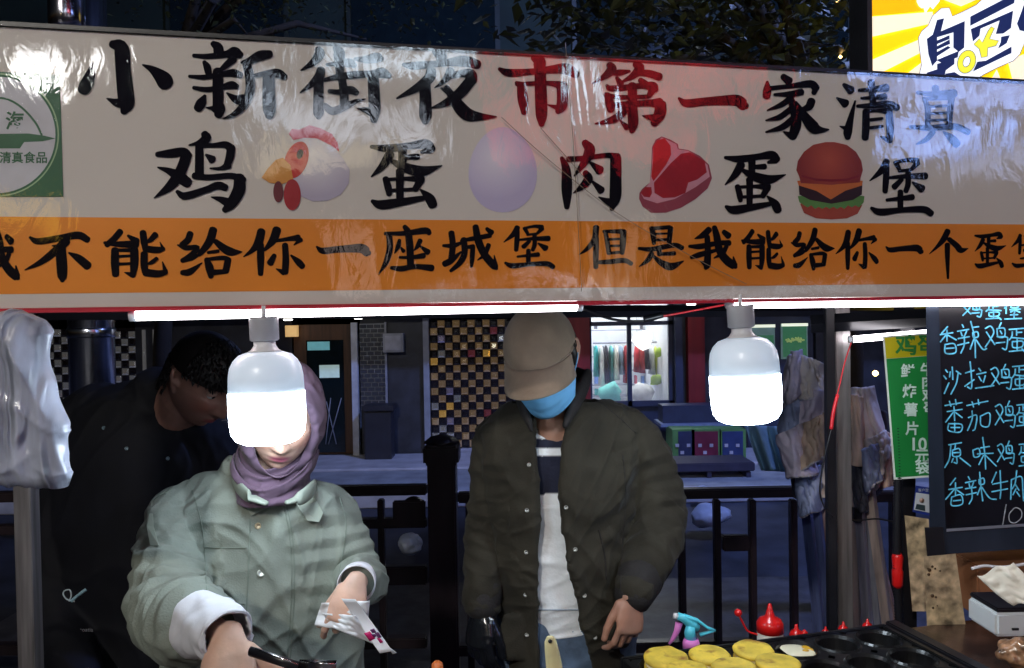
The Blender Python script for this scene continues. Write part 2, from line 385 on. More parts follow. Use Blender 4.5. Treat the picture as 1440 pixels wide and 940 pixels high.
pbox('seat', 925, 1062, 652, 664, 8.4, .5, M_bench, bnch, .01)
for a in (935, 995, 1050): pbox('leg', a, a + 6, 664, 686, 8.42, .4, M_bench, bnch)
sh = thing('display_counter', at(1000, 600, 9.6), 'dark display counter with a pale top under the red pillar', 'counter')
pbox('top', 930, 1060, 596, 600, 9.5, .5, mat('counter_top', (.2, .25, .4), .3), sh); pbox('front', 932, 1058, 570, 595, 9.6, .3, M_nf, sh)
# steel column
cc = at(131, 560, 5.0)
t = thing('steel_column', (cc.x, cc.y, 0), 'thick polished steel column rising behind the man in black', 'column')
tubeobj('shaft', [(cc.x, cc.y, 0), (cc.x, cc.y, 2), (cc.x, cc.y, 5)], .132, mat('steel', (.5, .53, .62), .22, 1, var=.15, stretch=(8, 8, .2)), t, 40)
latheobj('collar', [(.136, 0), (.14, .01), (.14, .05), (.136, .06)], (cc.x, cc.y, at(131, 475, 5).z), MATS['steel'], t)

# ================================================================== tree, fairy lights
M_leaf = mat('leaf', (.036, .045, .016), .5, var=.5, vscale=3); M_bark = mat('bark', (.02, .016, .012), .9, bump=.6)
def tree(cx, Y, pys, wpx, n, label, seed, ls=.05, tx=None):
    rnd = random.Random(seed); c = at(cx, 600, Y); ct = at(tx, 600, Y)
    t = thing('street_tree', (ct.x, ct.y, 0), label, 'tree', 'street trees')
    top = at(cx, pys[0], Y).z; bot = at(cx, pys[1], Y).z; hw = wpx * mpp(Y)
    tubeobj('trunk', [(ct.x, c.y, 0), (ct.x + .03, c.y, 1.5), (ct.x * .8 + c.x * .2, c.y, bot), (ct.x * .3 + c.x * .7, c.y, (top + bot) / 2)], [.08, .07, .06, .04], M_bark, t, 10)
    centers = []
    for k in range(9):
        a = rnd.uniform(0, 2 * PI); e = rnd.uniform(.35, .9)
        q = Vector((c.x + math.cos(a) * hw * e, c.y + math.sin(a) * .8 * e, rnd.uniform(bot, top)))
        centers.append(q)
        tubeobj('branch', [(ct.x * .8 + c.x * .2, c.y, bot - .1), Vector((ct.x * .5 + c.x * .5, c.y, bot)).lerp(q, .5) + Vector((0, 0, .15)), q], [.05, .03, .008], M_bark, t, 6)
    for k in range(int(n / 25)): centers.append(Vector((c.x + rnd.uniform(-hw, hw), c.y + rnd.uniform(-.8, .8), rnd.uniform(bot, top))))
    vs, fs = [], []
    for k in range(n):
        q = rnd.choice(centers) + Vector((rnd.gauss(0, .2), rnd.gauss(0, .2), rnd.gauss(0, .17)))
        s = ls * rnd.uniform(.5, 1.25); a = rnd.uniform(0, 2 * PI)
        d = Vector((math.cos(a), math.sin(a), rnd.uniform(-.9, .1))).normalized(); u = d.cross(Vector((rnd.uniform(-.6, .6), rnd.uniform(-.6, .6), 1))).normalized(); nn = u.cross(d)
        i = len(vs)
        vs += [q, q + d * s * .5 + u * s * .36 + nn * s * .08, q + d * s * 1.3, q + d * s * .5 - u * s * .36 + nn * s * .08]
        fs += [(i, i + 1, i + 2), (i, i + 2, i + 3)]
    o = pydata('crown', vs, fs, M_leaf, t); o['kind'] = 'stuff'
    return t
tree(1000, 4.6, (-160, 140), 245, 5200, 'leafy street tree behind the right of the banner, hung with fairy lights', 3, .075, 1190)
tree(430, 6.5, (-200, 60), 190, 2200, 'sparse dark street tree above the left half of the banner', 5, .05, 225)
fl = thing('fairy_lights', at(1180, 40, 4.2), 'string of tiny warm fairy lights among the leaves beside the yellow sign', 'string lights')
wp = [at(1150, -30, 4.2), at(1180, 2, 4.1), at(1200, 30, 4.1), at(1195, 55, 4.1), at(1182, 80, 4.1), at(1165, 92, 4.15)]
tubeobj('wire', crspline(wp), .0035, mat('wire_green', (.05, .06, .03), .5), fl, 5)
for px, py in ((1178, 2), (1182, 80), (1201, 28), (1205, -4)):
    bm = bmesh.new(); bmesh.ops.create_icosphere(bm, subdivisions=2, radius=.008, matrix=Matrix.Translation(at(px, py, 4.1)))
    frombm('light_bulb', bm, mat('fairy', (1, .6, .2), emit=12), fl, True)
o = latheobj('street_lamp', [(.01, 0), (.03, .02), (.03, .04), (.01, .06)], at(1231, 529, 9), mat('warm_lamp', (1, .65, .2), emit=14)); tag(o, 'small warm lamp glowing far off left of the green price sign', 'lamp')

# ================================================================== yellow sign (upper right)
YS = 3.0
def ypt(px, py, off=0): return at(1220 + px / 6.545, py / 6.545, YS - off)
def poly(name, pts, m, parent, fn):
    vs = [fn(*p) for p in pts]; return pydata(name, vs, [tuple(range(len(vs)))], m, parent)
ys = thing('shop_sign', at(1330, 60, YS), 'bright yellow backlit sign with navy characters and OK at the upper right', 'sign')
b0 = at(1226, 115, YS + .003); b1 = at(1640, -170, YS + .003)
def em(name, c, e=1.0): return mat(name, c, .5, emit=e * .74, var=.02)
box('sign_case', b0.x, b1.x, YS + .003, YS + .14, b0.z - .25, b1.z, em('sign_yellow', (1, .70, .0), .95), ys)
box('sign_edge', b0.x - .02, b0.x - .002, YS - .01, YS + .15, b0.z - .25, b1.z, M_dark, ys)
M_cream = em('sign_cream', (1, .86, .66), 1.0); M_sw = em('sign_white', (.93, .97, 1), 1.05); M_sn = em('sign_navy', (.008, .02, .10), .9); M_sy = em('sign_lemon', (.95, .9, .05), .95); M_so = em('sign_orange', (1, .55, .0), .9)
for pts in ([(40, 155), (600, 110), (600, 215), (40, 340)], [(45, 550), (560, 330), (600, 430), (130, 670), (50, 670)], [(700, 0), (860, 60), (1000, 0)], [(350, 690), (520, 560), (540, 700)], [(1290, 560), (1440, 500), (1460, 760), (1340, 760)], [(-0 + 1100, 800), (1190, 640), (1250, 800)]):
    poly('ray', pts, M_cream, ys, lambda x, y: ypt(x, y, .002))
for pts in ([(40, 0), (460, 0), (540, 100), (40, 150)],): poly('ray', pts, M_so, ys, lambda x, y: ypt(x, y, .002))
outl = [(475, 700), (500, 600), (480, 440), (470, 350), (500, 290), (560, 240), (600, 150), (680, 80), (750, 75), (780, 155), (880, 110), (1000, 50), (1120, -60), (1300, -260), (1700, -400), (1700, 400), (1440, 400), (1400, 500), (1340, 560), (1200, 620), (1080, 680), (980, 740), (840, 800), (640, 820), (475, 790)]
def grow(pts, d):
    cx = sum(p[0] for p in pts) / len(pts); cy = sum(p[1] for p in pts) / len(pts); out = []
    for i, p in enumerate(pts):
        a = pts[i - 1]; b = pts[(i + 1) % len(pts)]; t = Vector((b[0] - a[0], b[1] - a[1])).normalized(); nrm = Vector((t.y, -t.x))
        out.append((p[0] - nrm.x * d * 1, p[1] - nrm.y * d * 1))
    return out
def tri_poly(name, pts, m, parent, fn):
    from mathutils.geometry import tessellate_polygon
    vs = [fn(*p) for p in pts]; t = tessellate_polygon([[Vector((p[0], p[1], 0)) for p in pts]])
    return pydata(name, vs, [tuple(f) for f in t], m, parent)
tri_poly('outline', grow(outl, -6), M_sn, ys, lambda x, y: ypt(x, y, .004)); tri_poly('backing', outl, M_sw, ys, lambda x, y: ypt(x, y, .006))
star = [(450, 15), (475, 60), (500, 80), (515, 70), (530, 130), (575, 60), (600, 90), (665, 10), (640, -60), (470, -60)]
tri_poly('burst', grow(star, -5), M_sn, ys, lambda x, y: ypt(x, y, .004)); tri_poly('burst', star, M_sw, ys, lambda x, y: ypt(x, y, .006))
for pts in ([(640, 185), (705, 170), (675, 290), (895, 195), (890, 440), (840, 480), (790, 440), (790, 300), (640, 345), (640, 560), (595, 610), (560, 500), (545, 360), (600, 320)],
            [(640, 375), (755, 325), (755, 360), (635, 410)], [(635, 430), (755, 365), (760, 405), (635, 460)], [(630, 485), (740, 425), (765, 440), (640, 520)], [(635, 555), (840, 470), (830, 530), (680, 580)],
            [(640, 590), (800, 540), (800, 590), (720, 650), (710, 700), (640, 760), (545, 740), (545, 670), (640, 640)], [(715, 680), (800, 665), (880, 715), (820, 760), (720, 740)],
            [(945, 155), (1360, -60), (1350, 30), (945, 240)], [(950, 270), (1340, 100), (1320, 260), (1250, 310), (1180, 315), (1215, 190), (1040, 265), (1030, 330), (970, 385)],
            [(1230, 340), (1310, 325), (1280, 400), (1200, 450), (1225, 390)], [(1010, 570), (1090, 560), (1325, 430), (1325, 490), (970, 660)],
            [(1420, 100), (1440, 40), (1440, 290), (1400, 280), (1375, 220)], [(1440, 40), (1700, -100), (1700, 300), (1440, 290)]):
    tri_poly('character', pts, M_sn, ys, lambda x, y: ypt(x, y, .008))
def ringp(cx, cy, a, b, ang, n=24): return [(cx + a * math.cos(t) * math.cos(ang) - b * math.sin(t) * math.sin(ang), cy + a * math.cos(t) * math.sin(ang) + b * math.sin(t) * math.cos(ang)) for t in [2 * PI * k / n for k in range(n)]]
K = [(980, 410), (1030, 360), (1060, 395), (1110, 290), (1140, 250), (1165, 260), (1120, 360), (1205, 380), (1180, 420), (1105, 440), (1100, 520), (1050, 530), (1030, 450)]
for nm, o_, i_, d in (('letter', 1, 0, 0),):
    tri_poly('letter', ringp(912, 570, 84, 112, .35), M_sn, ys, lambda x, y: ypt(x, y, .010)); tri_poly('letter', ringp(912, 570, 78, 106, .35), M_sy, ys, lambda x, y: ypt(x, y, .012))
    tri_poly('letter', ringp(912, 570, 34, 52, .35), M_sn, ys, lambda x, y: ypt(x, y, .014)); tri_poly('letter', ringp(912, 570, 28, 46, .35), M_sw, ys, lambda x, y: ypt(x, y, .016))
    tri_poly('letter', grow(K, -6), M_sn, ys, lambda x, y: ypt(x, y, .010)); tri_poly('letter', K, M_sy, ys, lambda x, y: ypt(x, y, .012))

# ================================================================== BANNER
def zline(x0, y0, x1, y1):
    p, q = onb(x0, y0), onb(x1, y1); return lambda u: p.z + (q.z - p.z) * (u - bu(p)) / (bu(q) - bu(p))
zt, zb = zline(0, 38, 1440, 118), zline(0, 434, 1440, 415)
ot, ob = zline(0, 305, 1440, 316), zline(0, 414, 1440, 398)
U0, U1 = -.35, bu(onb(1440, 300)) + .45
M_ban = mat('banner_vinyl', (.78, .73, .66), .7, var=.03, vscale=2, spec=.15); M_org = mat('banner_orange', (.92, .29, .015), .5, var=.08, vscale=2)
M_ink = mat('ink', (.006, .005, .01), .8, var=.1, spec=.05)
ban = thing('stall_banner', bpt(.9, zb(.9)), 'long white and orange food stall banner with large black Chinese characters', 'banner')
def bquad(name, u0, u1, f0, f1, off, m, n=24, th=0):
    vs, fs = [], []
    for i in range(n + 1):
        u = u0 + (u1 - u0) * i / n; vs += [bpt(u, f0(u), off), bpt(u, f1(u), off)]
    for i in range(n): fs.append((2 * i, 2 * i + 2, 2 * i + 3, 2 * i + 1))
    return pydata(name, vs, fs, m, ban)
# board with depth
vs = [bpt(u, z, o_) for o_ in (0, -.05) for u, z in ((U0, zb(U0)), (U1, zb(U1)), (U1, zt(U1)), (U0, zt(U0)))]
pydata('board', vs, [(0, 1, 2, 3), (7, 6, 5, 4), (0, 4, 5, 1), (1, 5, 6, 2), (2, 6, 7, 3), (3, 7, 4, 0)], M_ban, ban)
bquad('orange_stripe', U0, U1, ob, ot, .0008, M_org)
def bar(name, f, h, m, d=.02, lift=0):
    vs = []
    for u in (U0 - .01, U1 + .01):
        for off in (.006, -.06):
            for dz in (0, h): vs.append(bpt(u, f(u) + lift + dz, off))
    return pydata(name, vs, [(0, 1, 3, 2), (4, 6, 7, 5), (0, 4, 5, 1), (2, 3, 7, 6), (0, 2, 6, 4), (1, 5, 7, 3)], m, ban)
bar('top_rail', zt, .008, mat('black_trim', (.01, .01, .012), .4), lift=.0005)
bar('bottom_rail', zb, .008, mat('red_trim', (.55, .02, .04), .4), lift=-.0085)

def stroke_mesh(strokes, x0, y0, s, fn, bx=None):
    vs, fs = [], []; z = 0
    for st in strokes.split('|'):
        P = [Vector(tuple(float(a) for a in q.split(','))) for q in st.split()]
        C = crspline(P, 5); n = len(C); z += .00006
        L, Rr = [], []
        for i, c in enumerate(C):
            d = (C[min(i + 1, n - 1)] - C[max(i - 1, 0)]).xy
            d = d.normalized() if d.length > 1e-6 else Vector((1, 0)); nr = Vector((-d.y, d.x)); w_ = max(c.z, 3) / 2
            L.append(c.xy + nr * w_); Rr.append(c.xy - nr * w_)
        # round-ish caps
        def cap(c, d, w_): 
            nr = Vector((-d.y, d.x)); return [c + nr * w_ * math.cos(a) + d * w_ * .75 * math.sin(a) for a in (PI * k / 5 for k in range(1, 5))]
        d1 = (C[-1] - C[-2]).xy.normalized(); d0 = (C[0] - C[1]).xy.normalized()
        pts = L + cap(C[-1].xy, d1, max(C[-1].z, 3) / 2) + Rr[::-1] + cap(C[0].xy, d0, max(C[0].z, 3) / 2)
        i0 = len(vs); vs += [(p, z) for p in pts]; m = len(L); k1 = 4
        for i in range(m - 1): fs.append((i0 + i, i0 + i + 1, i0 + m + k1 + (m - 2 - i), i0 + m + k1 + (m - 1 - i)))
        fs.append(tuple(i0 + q for q in [m - 1] + list(range(m, m + k1)) + [m + k1]))
        fs.append(tuple(i0 + q for q in [2 * m + k1 - 1] + list(range(2 * m + k1, 2 * m + 2 * k1)) + [0]))
    if bx:      # fit into a photo box
        xs = [v[0].x for v in vs]; yy = [v[0].y for v in vs]; a0, a1, b0_, b1_ = min(xs), max(xs), min(yy), max(yy)
        return [fn(bx[0] + (p.x - a0) / (a1 - a0) * (bx[2] - bx[0]), bx[1] + (p.y - b0_) / (b1_ - b0_) * (bx[3] - bx[1]), z_) for p, z_ in vs], fs
    return [fn(x0 + p.x / s, y0 + p.y / s, z_) for p, z_ in vs], fs
def glyph(ch, bx=None, parent=None, m=None, fn=None):
    x0, y0, s, st = GL[ch]
    v, f = stroke_mesh(st, x0, y0, s, fn or (lambda x, y, z: onb(x, y, .0016 + z)), bx)
    return pydata('character', v, f, m or M_ink, parent or ban)
A_, B_, C_, D_, E_ = (120, 40, 4.966), (410, 50, 4.966), (690, 60, 4.966), (940, 90, 4.966), (1120, 90, 4.5)
F_, G_, H_, J_, K_, L_, M_, N_ = (200, 170, 4.8), (770, 180, 4.8), (1010, 190, 4.645), (0, 300, 6), (230, 300, 4.8), (520, 300, 5.143), (800, 300, 5.143), (1220, 300, 6.545)
GL = {
'小': (*A_, "185,110,55 250,140,105 265,300,108 280,450,116 288,530,108 268,585,50|290,520,90 220,520,60 150,490,10|400,255,12 470,290,55 540,350,110 562,385,112|52,240,12 42,300,60 15,380,95 -15,430,90"),
'新': (*A_, "890,105,40 925,135,72 930,185,66|755,190,26 850,196,38 980,182,50 1040,170,82 1085,188,50|830,235,30 850,270,52 860,315,46|1035,215,55 980,260,45 935,300,24|725,335,22 830,342,36 950,322,38 1030,312,56 1085,328,44|755,415,26 850,428,38 950,412,36 1020,397,58 1060,408,38|925,300,72 925,420,76 925,520,74 905,575,46|915,560,46 845,555,10|835,470,22 810,520,70 785,560,62|945,510,24 945,560,66 928,605,62|1290,180,55 1220,192,72 1150,225,52 1092,240,24|1125,245,60 1145,330,66 1150,430,66 1110,530,58 1040,600,38 960,632,8|985,450,10 1050,495,60 1100,500,80|1160,335,22 1250,318,40 1340,315,66 1392,340,48|1280,330,84 1280,450,88 1285,560,92 1285,612,60"),
'街': (*B_, "185,95,50 195,130,72 150,190,52 65,245,10|205,240,60 190,290,68 130,350,42 60,400,10|188,300,72 188,420,72 188,540,74 188,572,40|245,205,22 330,196,42 405,192,62 440,210,38|305,88,40 330,120,82 335,200,66 338,300,56|225,312,26 330,288,44 440,276,56 560,268,46 630,262,74 685,285,38|262,390,30 340,396,42 410,382,60 455,402,42|352,310,56 366,400,62 368,490,66|230,488,40 285,528,56 370,498,50 450,460,32 515,445,8|440,165,22 520,168,52 595,155,70 630,165,38|568,270,78 575,400,82 580,520,82 575,595,50|575,545,66 520,522,44 460,512,8"),
'夜': (*B_, "1000,112,48 1042,140,82 1045,180,66|780,205,26 860,212,56 1050,195,46 1200,180,78 1300,205,66|975,245,70 960,300,76 870,370,58 735,440,14|930,330,80 935,450,84 935,560,88 935,604,50|1110,245,60 1090,290,56 1040,340,28 1000,365,10|1100,285,46 1180,268,50 1250,272,78 1262,320,70|1262,300,78 1180,400,78 1080,470,54 975,508,10|1045,370,16 1100,395,56|1080,360,36 1150,470,82 1225,550,94 1320,568,56 1430,568,10"),
'市': (*C_, "300,105,50 338,130,88 342,180,80|60,185,26 130,212,56 300,202,44 430,188,58 530,185,80 598,225,56|178,280,26 212,310,62 225,400,74 235,490,46|180,292,30 300,286,32 420,285,36 500,305,72|500,300,80 502,400,80 492,450,74 468,485,40|480,460,46 398,435,8|345,180,80 350,350,84 355,500,82 355,575,40"),
'第': (*C_, "830,155,50 845,190,70 790,240,42 710,287,10|850,212,36 900,210,44 970,200,20|880,245,26 908,290,50|1010,150,46 1040,180,70 990,235,46 910,278,12|1020,212,40 1100,215,50 1180,240,56|1045,262,40 1090,300,56|810,300,22 850,322,44 1050,302,40 1130,308,70 1152,330,44|1135,320,60 1105,375,36|800,365,36 900,382,32 1100,378,30|815,362,40 830,420,62 840,470,56|830,440,40 950,432,46 1100,422,46 1180,425,78|1190,430,76 1180,500,84 1140,565,54|1160,530,66 1110,522,40 1060,512,8|990,300,64 990,450,70 995,560,74 985,622,36|960,430,56 900,510,58 820,550,44 730,567,10|905,545,12 950,592,46"),
'一': (*D_, "72,240,18 125,275,56 250,264,58 380,256,68 480,256,80 525,288,76 545,296,44"),
'家': (*D_, "800,88,44 842,122,62|690,125,20 690,180,58 685,228,56|700,172,32 850,156,34 990,140,54 1032,172,56|1030,165,46 1015,205,36|740,215,20 850,212,42 930,196,50|870,220,36 800,280,42 690,325,10|850,240,46 885,330,70 890,430,76 865,510,60|855,500,50 805,475,12|860,310,40 780,370,42 680,395,10|880,370,42 800,440,46 680,477,12|1000,258,58 980,300,56 930,318,24|890,265,16 940,350,58 1010,440,86 1060,462,50 1120,460,12"),
'清': (*E_, "300,132,26 345,168,58|255,215,12 310,252,58|372,235,12 345,340,38 325,430,56 325,468,38|320,412,36 275,395,8|395,168,22 480,162,32 570,152,54|410,218,18 480,214,28 560,207,44|385,268,22 480,264,38 580,256,48 638,278,46|472,112,46 480,180,48 486,262,42|440,300,46 440,390,50 435,470,46|440,300,24 520,296,24 590,302,56|586,300,46 592,400,50 590,490,38|582,480,40 530,460,8|470,355,24 545,346,20|470,405,24 545,396,20"),
'真': (*E_, "878,150,46 890,200,42|765,182,22 860,192,34 1000,187,54|805,215,22 830,280,38 830,390,38|982,215,42 972,300,42 966,390,38|820,222,22 960,216,26|840,270,18 950,265,18|840,315,18 950,310,18|840,358,18 950,354,18|720,398,22 850,406,38 1000,396,42 1088,432,40|865,430,36 820,480,32 760,507,8|930,430,12 980,470,50 1015,508,52"),
'鸡': (*F_, "100,228,36 200,220,62 280,210,58 312,240,56|300,230,72 260,340,76 190,440,66 80,522,8|105,315,12 180,340,46 250,380,78 308,420,70|420,88,50 432,120,68 380,150,36 315,165,10|385,160,56 385,270,58 385,370,62|390,166,34 480,166,32 560,162,48 602,190,62|600,182,58 590,250,58 568,310,46|430,230,18 472,262,58|458,322,12 530,322,28 580,300,56|350,372,46 450,382,40 600,372,42 680,402,56|655,382,72 652,470,86 600,560,72 555,605,40|592,560,72 530,532,42 465,515,8|235,478,26 290,508,52 430,466,46 510,437,54 563,452,48"),
'蛋': (*H_, "45,148,22 140,158,48 260,142,42 350,132,58 385,162,46|375,165,46 325,180,18|220,170,50 220,240,46|230,210,28 305,206,38|150,192,56 110,260,46 45,325,8|150,225,20 230,268,56 330,292,62 440,260,8|125,335,36 140,390,42 145,430,30|130,342,22 220,336,22 330,338,42|322,345,46 290,400,36|150,406,22 290,398,22|205,290,46 205,380,44 205,460,40|50,468,22 100,490,56 200,476,50 340,450,30|320,400,12 370,450,56 390,492,54"),
'堡': (*H_, "1100,172,46 1070,230,46 990,300,8|1100,200,38 1096,290,44 1090,370,36|1160,180,36 1182,222,30|1150,182,22 1240,163,28 1300,172,46|1302,182,40 1262,225,26|1180,236,22 1260,227,22|1115,280,20 1220,271,32 1355,268,48|1240,240,38 1240,320,38 1225,368,34|1200,290,30 1150,340,42|1270,310,16 1330,352,56|1100,425,20 1180,416,28 1270,406,42|1190,370,38 1190,430,40 1190,490,38|1000,478,22 1060,504,48 1200,490,36 1340,486,46 1392,514,44"),
'肉': (*G_, "95,202,26 125,280,60 130,420,72 130,538,36|140,212,40 240,206,36 400,186,36 470,202,66|460,200,76 460,350,78 456,470,78 432,550,30|440,510,64 390,490,38 345,467,8|250,98,46 285,150,76 250,230,56 180,325,10|290,235,20 352,287,66|255,302,42 275,345,62 230,400,42 175,440,8|305,365,20 362,422,56"),
'我': (*M_, "1015,118,46 970,160,46 910,185,8|870,240,22 950,241,42 1080,217,36 1160,216,44|1000,170,42 1005,260,46 1000,370,52 988,400,28|990,370,42 950,347,8|885,320,28 950,300,42 1060,270,26|1052,102,38 1070,170,52 1090,270,56 1140,340,62 1195,380,58 1208,392,28|1200,370,36 1190,315,10|1140,240,32 1110,290,36 1050,325,10|1120,135,36 1155,165,50"),
'不': (*J_, "252,205,24 320,238,56 500,212,56 660,187,66 740,225,56|560,235,76 480,310,72 350,410,52 210,480,10|510,290,90 520,420,92 525,530,82 525,572,36|440,275,10 480,280,36|580,335,16 660,380,66 740,445,76"),
'能': (*J_, "1015,155,56 960,220,56 900,268,50|880,250,26 1000,262,50 1150,262,66|1080,190,24 1150,240,66|970,310,66 970,420,70 975,520,60|960,312,28 1120,312,36|1132,310,70 1132,430,70 1120,530,46|1110,520,46 1050,500,8|1000,365,26 1100,360,24|1000,430,26 1100,425,24|1205,162,56 1215,240,60 1225,310,46|1312,182,56 1270,225,42 1230,250,14|1230,302,56 1330,310,56 1380,300,36|1375,300,32 1350,245,8|1215,342,60 1215,430,62 1225,500,56|1322,382,32 1280,415,36 1235,430,10|1225,500,66 1330,512,62 1400,497,46|1395,490,42 1370,410,8"),
'给': (*K_, "180,138,46 165,180,46 125,215,44|95,215,12 150,235,36 230,232,32 180,290,42 125,322,32|125,322,30 200,300,32 255,270,8|125,402,36 178,396,46 260,335,8|335,112,56 310,190,56 250,270,36 225,290,8|350,190,36 410,240,56 460,262,56 530,262,8|300,266,22 370,256,26|290,312,36 310,370,56 320,430,36|290,312,22 400,302,32 440,315,36|435,312,46 420,390,46|320,402,40 430,392,32"),
'你': (*K_, "660,122,56 640,200,60 600,250,36 540,295,8|655,210,46 655,310,50 655,412,36|765,112,60 740,180,56 690,240,26 660,262,8|740,190,22 830,176,28 910,166,46|925,178,36 880,215,8|820,215,42 825,310,46 820,400,46|810,400,42 760,376,8|748,285,32 720,337,48|860,285,14 910,330,46 938,360,42"),
'座': (*L_, "252,98,36 275,128,46|110,148,26 250,146,36 400,127,50 432,146,36|140,160,46 145,250,46 120,350,42 65,442,8|215,195,26 205,240,36 180,290,10|215,240,10 245,275,32|365,197,36 345,240,32 320,270,8|360,235,12 420,282,46|280,150,52 290,250,54 295,380,50|215,320,20 300,320,28 390,307,42|155,395,26 230,402,42 330,386,36 450,397,50"),
'城': (*L_, "590,142,46 600,230,46 590,330,46|530,235,20 600,236,36 660,216,24|540,368,46 590,342,46 660,280,14|660,200,22 760,182,36 870,162,36|680,190,46 685,290,46 650,360,42 585,418,24|700,246,26 750,242,36|745,245,36 740,330,36 735,388,20|765,98,46 785,200,56 830,300,56 895,378,56 918,402,26|912,385,36 900,305,8|860,230,36 830,300,32 780,340,8|845,112,26 880,142,46"),
'但': (*M_, "198,102,46 185,190,42 130,260,30 75,300,8|200,180,36 195,290,42 195,392,36|265,137,32 280,220,36 290,290,36|250,132,22 390,132,36|395,132,46 390,220,46 385,290,32|290,190,20 380,186,18|290,236,18 380,236,18|290,290,22 380,281,22|200,356,26 300,351,36 400,342,36 452,366,32"),
'是': (*M_, "600,107,36 610,160,42 615,220,30|590,112,26 730,102,32|735,107,42 725,210,36|620,150,16 720,147,16|620,195,22 720,190,22|505,255,22 600,261,36 760,232,36 820,252,36|650,250,40 655,300,36|660,296,26 765,291,32|600,290,36 570,340,36 510,386,8|610,310,20 670,360,46 740,386,56 830,346,8"),
'个': (*N_, "738,165,56 700,240,56 640,310,32 570,375,8|750,240,46 820,300,56 860,342,56 925,326,8|735,290,52 735,400,46 740,600,22"),
}
for ch in '小新街夜市第一家清真鸡肉蛋堡': glyph(ch)
glyph('蛋', (520, 196, 622, 295))
for ch in '不能给你座城但是我个': glyph(ch)
glyph('一', (444, 343, 522, 361)); glyph('堡', (708, 316, 781, 379))
glyph('能', (1042, 322, 1104, 380)); glyph('给', (1112, 320, 1174, 381)); glyph('你', (1175, 321, 1236, 380))
glyph('一', (1245, 344, 1299, 358)); glyph('蛋', (1370, 326, 1415, 378)); glyph('堡', (1422, 328, 1470, 378)); glyph('我', (-40, 322, 28, 396))

# printed pictures
def bshape(name, pts, m, off, parent=None): return tri_poly(name, pts, m, parent or ban, lambda x, y: onb(x, y, off))
def ell(cx, cy, a, b, ang=0, n=28, f=None): 
    return [(cx + x * math.cos(ang) - y * math.sin(ang), cy + x * math.sin(ang) + y * math.cos(ang)) for x, y in ((a * math.cos(t) * (1 + (f(t) if f else 0)), b * math.sin(t) * (1 + (f(t) if f else 0))) for t in (2 * PI * k / n for k in range(n)))]
def gradm(name, c0, c1, zc, span, ax=0):
    m = bpy.data.materials.new(name); m.use_nodes = True; n = m.node_tree.nodes; l = m.node_tree.links; b = n['Principled BSDF']; b.inputs['Roughness'].default_value = .5
    tc = n.new('ShaderNodeTexCoord'); s = n.new('ShaderNodeVectorMath'); s.operation = 'DISTANCE'; s.inputs[1].default_value = zc; l.new(tc.outputs['Object'], s.inputs[0])
    mr = n.new('ShaderNodeMapRange'); mr.inputs[2].default_value = span; l.new(s.outputs['Value'], mr.inputs[0])
    mx = n.new('ShaderNodeMix'); mx.data_type = 'RGBA'; mx.inputs[6].default_value = (*c0, 1); mx.inputs[7].default_value = (*c1, 1); l.new(mr.outputs[0], mx.inputs[0]); l.new(mx.outputs[2], b.inputs['Base Color'])
    return m
# egg
egg = lambda cx, cy, a, b: [(cx + a * math.cos(t) * (1 + .10 * math.sin(t)), cy + b * math.sin(t)) for t in (2 * PI * k / 40 for k in range(40))]
bshape('egg_picture', egg(707, 239, 48, 60), gradm('egg_print', (.93, .88, .98), (.60, .54, .76), onb(697, 222), .085), .0012)
# steak
mk = lambda n_, c: mat(n_, c, .5, var=.08, vscale=15)
sx = lambda pts: [(770 + x / 4.8, 180 + y / 4.8) for x, y in pts]
so = bshape('steak_picture', sx([(620, 440), (640, 410), (690, 370), (700, 260), (705, 130), (730, 80), (770, 58), (830, 80), (880, 110), (885, 140), (950, 150), (1030, 190), (1090, 250), (1110, 340), (1080, 410), (1000, 480), (900, 540), (800, 572), (700, 575), (640, 530), (618, 480)]), mk('meat_rim', (.35, .06, .09)), .0012)
bshape('steak_fat', sx([(630, 440), (690, 370), (705, 260), (712, 130), (770, 64), (870, 110), (880, 145), (950, 155), (1080, 250), (1095, 330), (1000, 400), (860, 480), (740, 510), (650, 480)]), mk('meat_fat', (.75, .35, .42)), .0014, so)
bshape('steak_meat', sx([(722, 440), (718, 370), (770, 310), (830, 240), (900, 175), (960, 165), (1060, 225), (1075, 300), (1010, 350), (950, 370), (930, 440), (860, 470), (780, 475)]), mk('meat_red', (.42, .01, .02)), .0016, so)
bshape('steak_lobe', sx([(700, 330), (712, 220), (712, 130), (740, 85), (790, 70), (830, 120), (835, 180), (800, 250), (740, 330), (715, 360)]), mk('meat_bright', (.60, .015, .015)), .0016, so)
bshape('steak_corner', sx([(630, 440), (660, 400), (700, 400), (705, 440), (690, 470), (650, 465)]), mk('meat_red', (.42, .01, .02)), .0016, so)
# burger
hx = lambda pts: [(1010 + x / 4.645, 190 + y / 4.645) for x, y in pts]
hb = bshape('burger_picture', hx([(535, 450), (560, 510), (640, 545), (740, 552), (840, 545), (910, 515), (940, 460), (900, 440), (740, 430), (580, 430)]), mk('bun_low', (.42, .07, .035)), .0012)
lf = [(520, 400), (530, 440)] + [(560 + k * 24, 462 + (12 if k % 2 else -2) + (10 if 2 < k < 12 else 0)) for k in range(16)] + [(950, 440), (955, 400), (740, 380)]
bshape('lettuce', hx(lf), mk('lettuce', (.12, .30, .07)), .0014, hb)
bshape('patty', hx([(525, 320), (530, 390), (600, 425), (740, 450), (880, 425), (938, 390), (942, 320)]), mk('patty', (.03, .006, .006)), .0016, hb)
bshape('cheese', hx([(515, 300), (525, 330), (640, 365), (735, 422), (830, 365), (940, 330), (945, 300), (740, 280)]), mk('cheese', (.65, .17, .03)), .0018, hb)
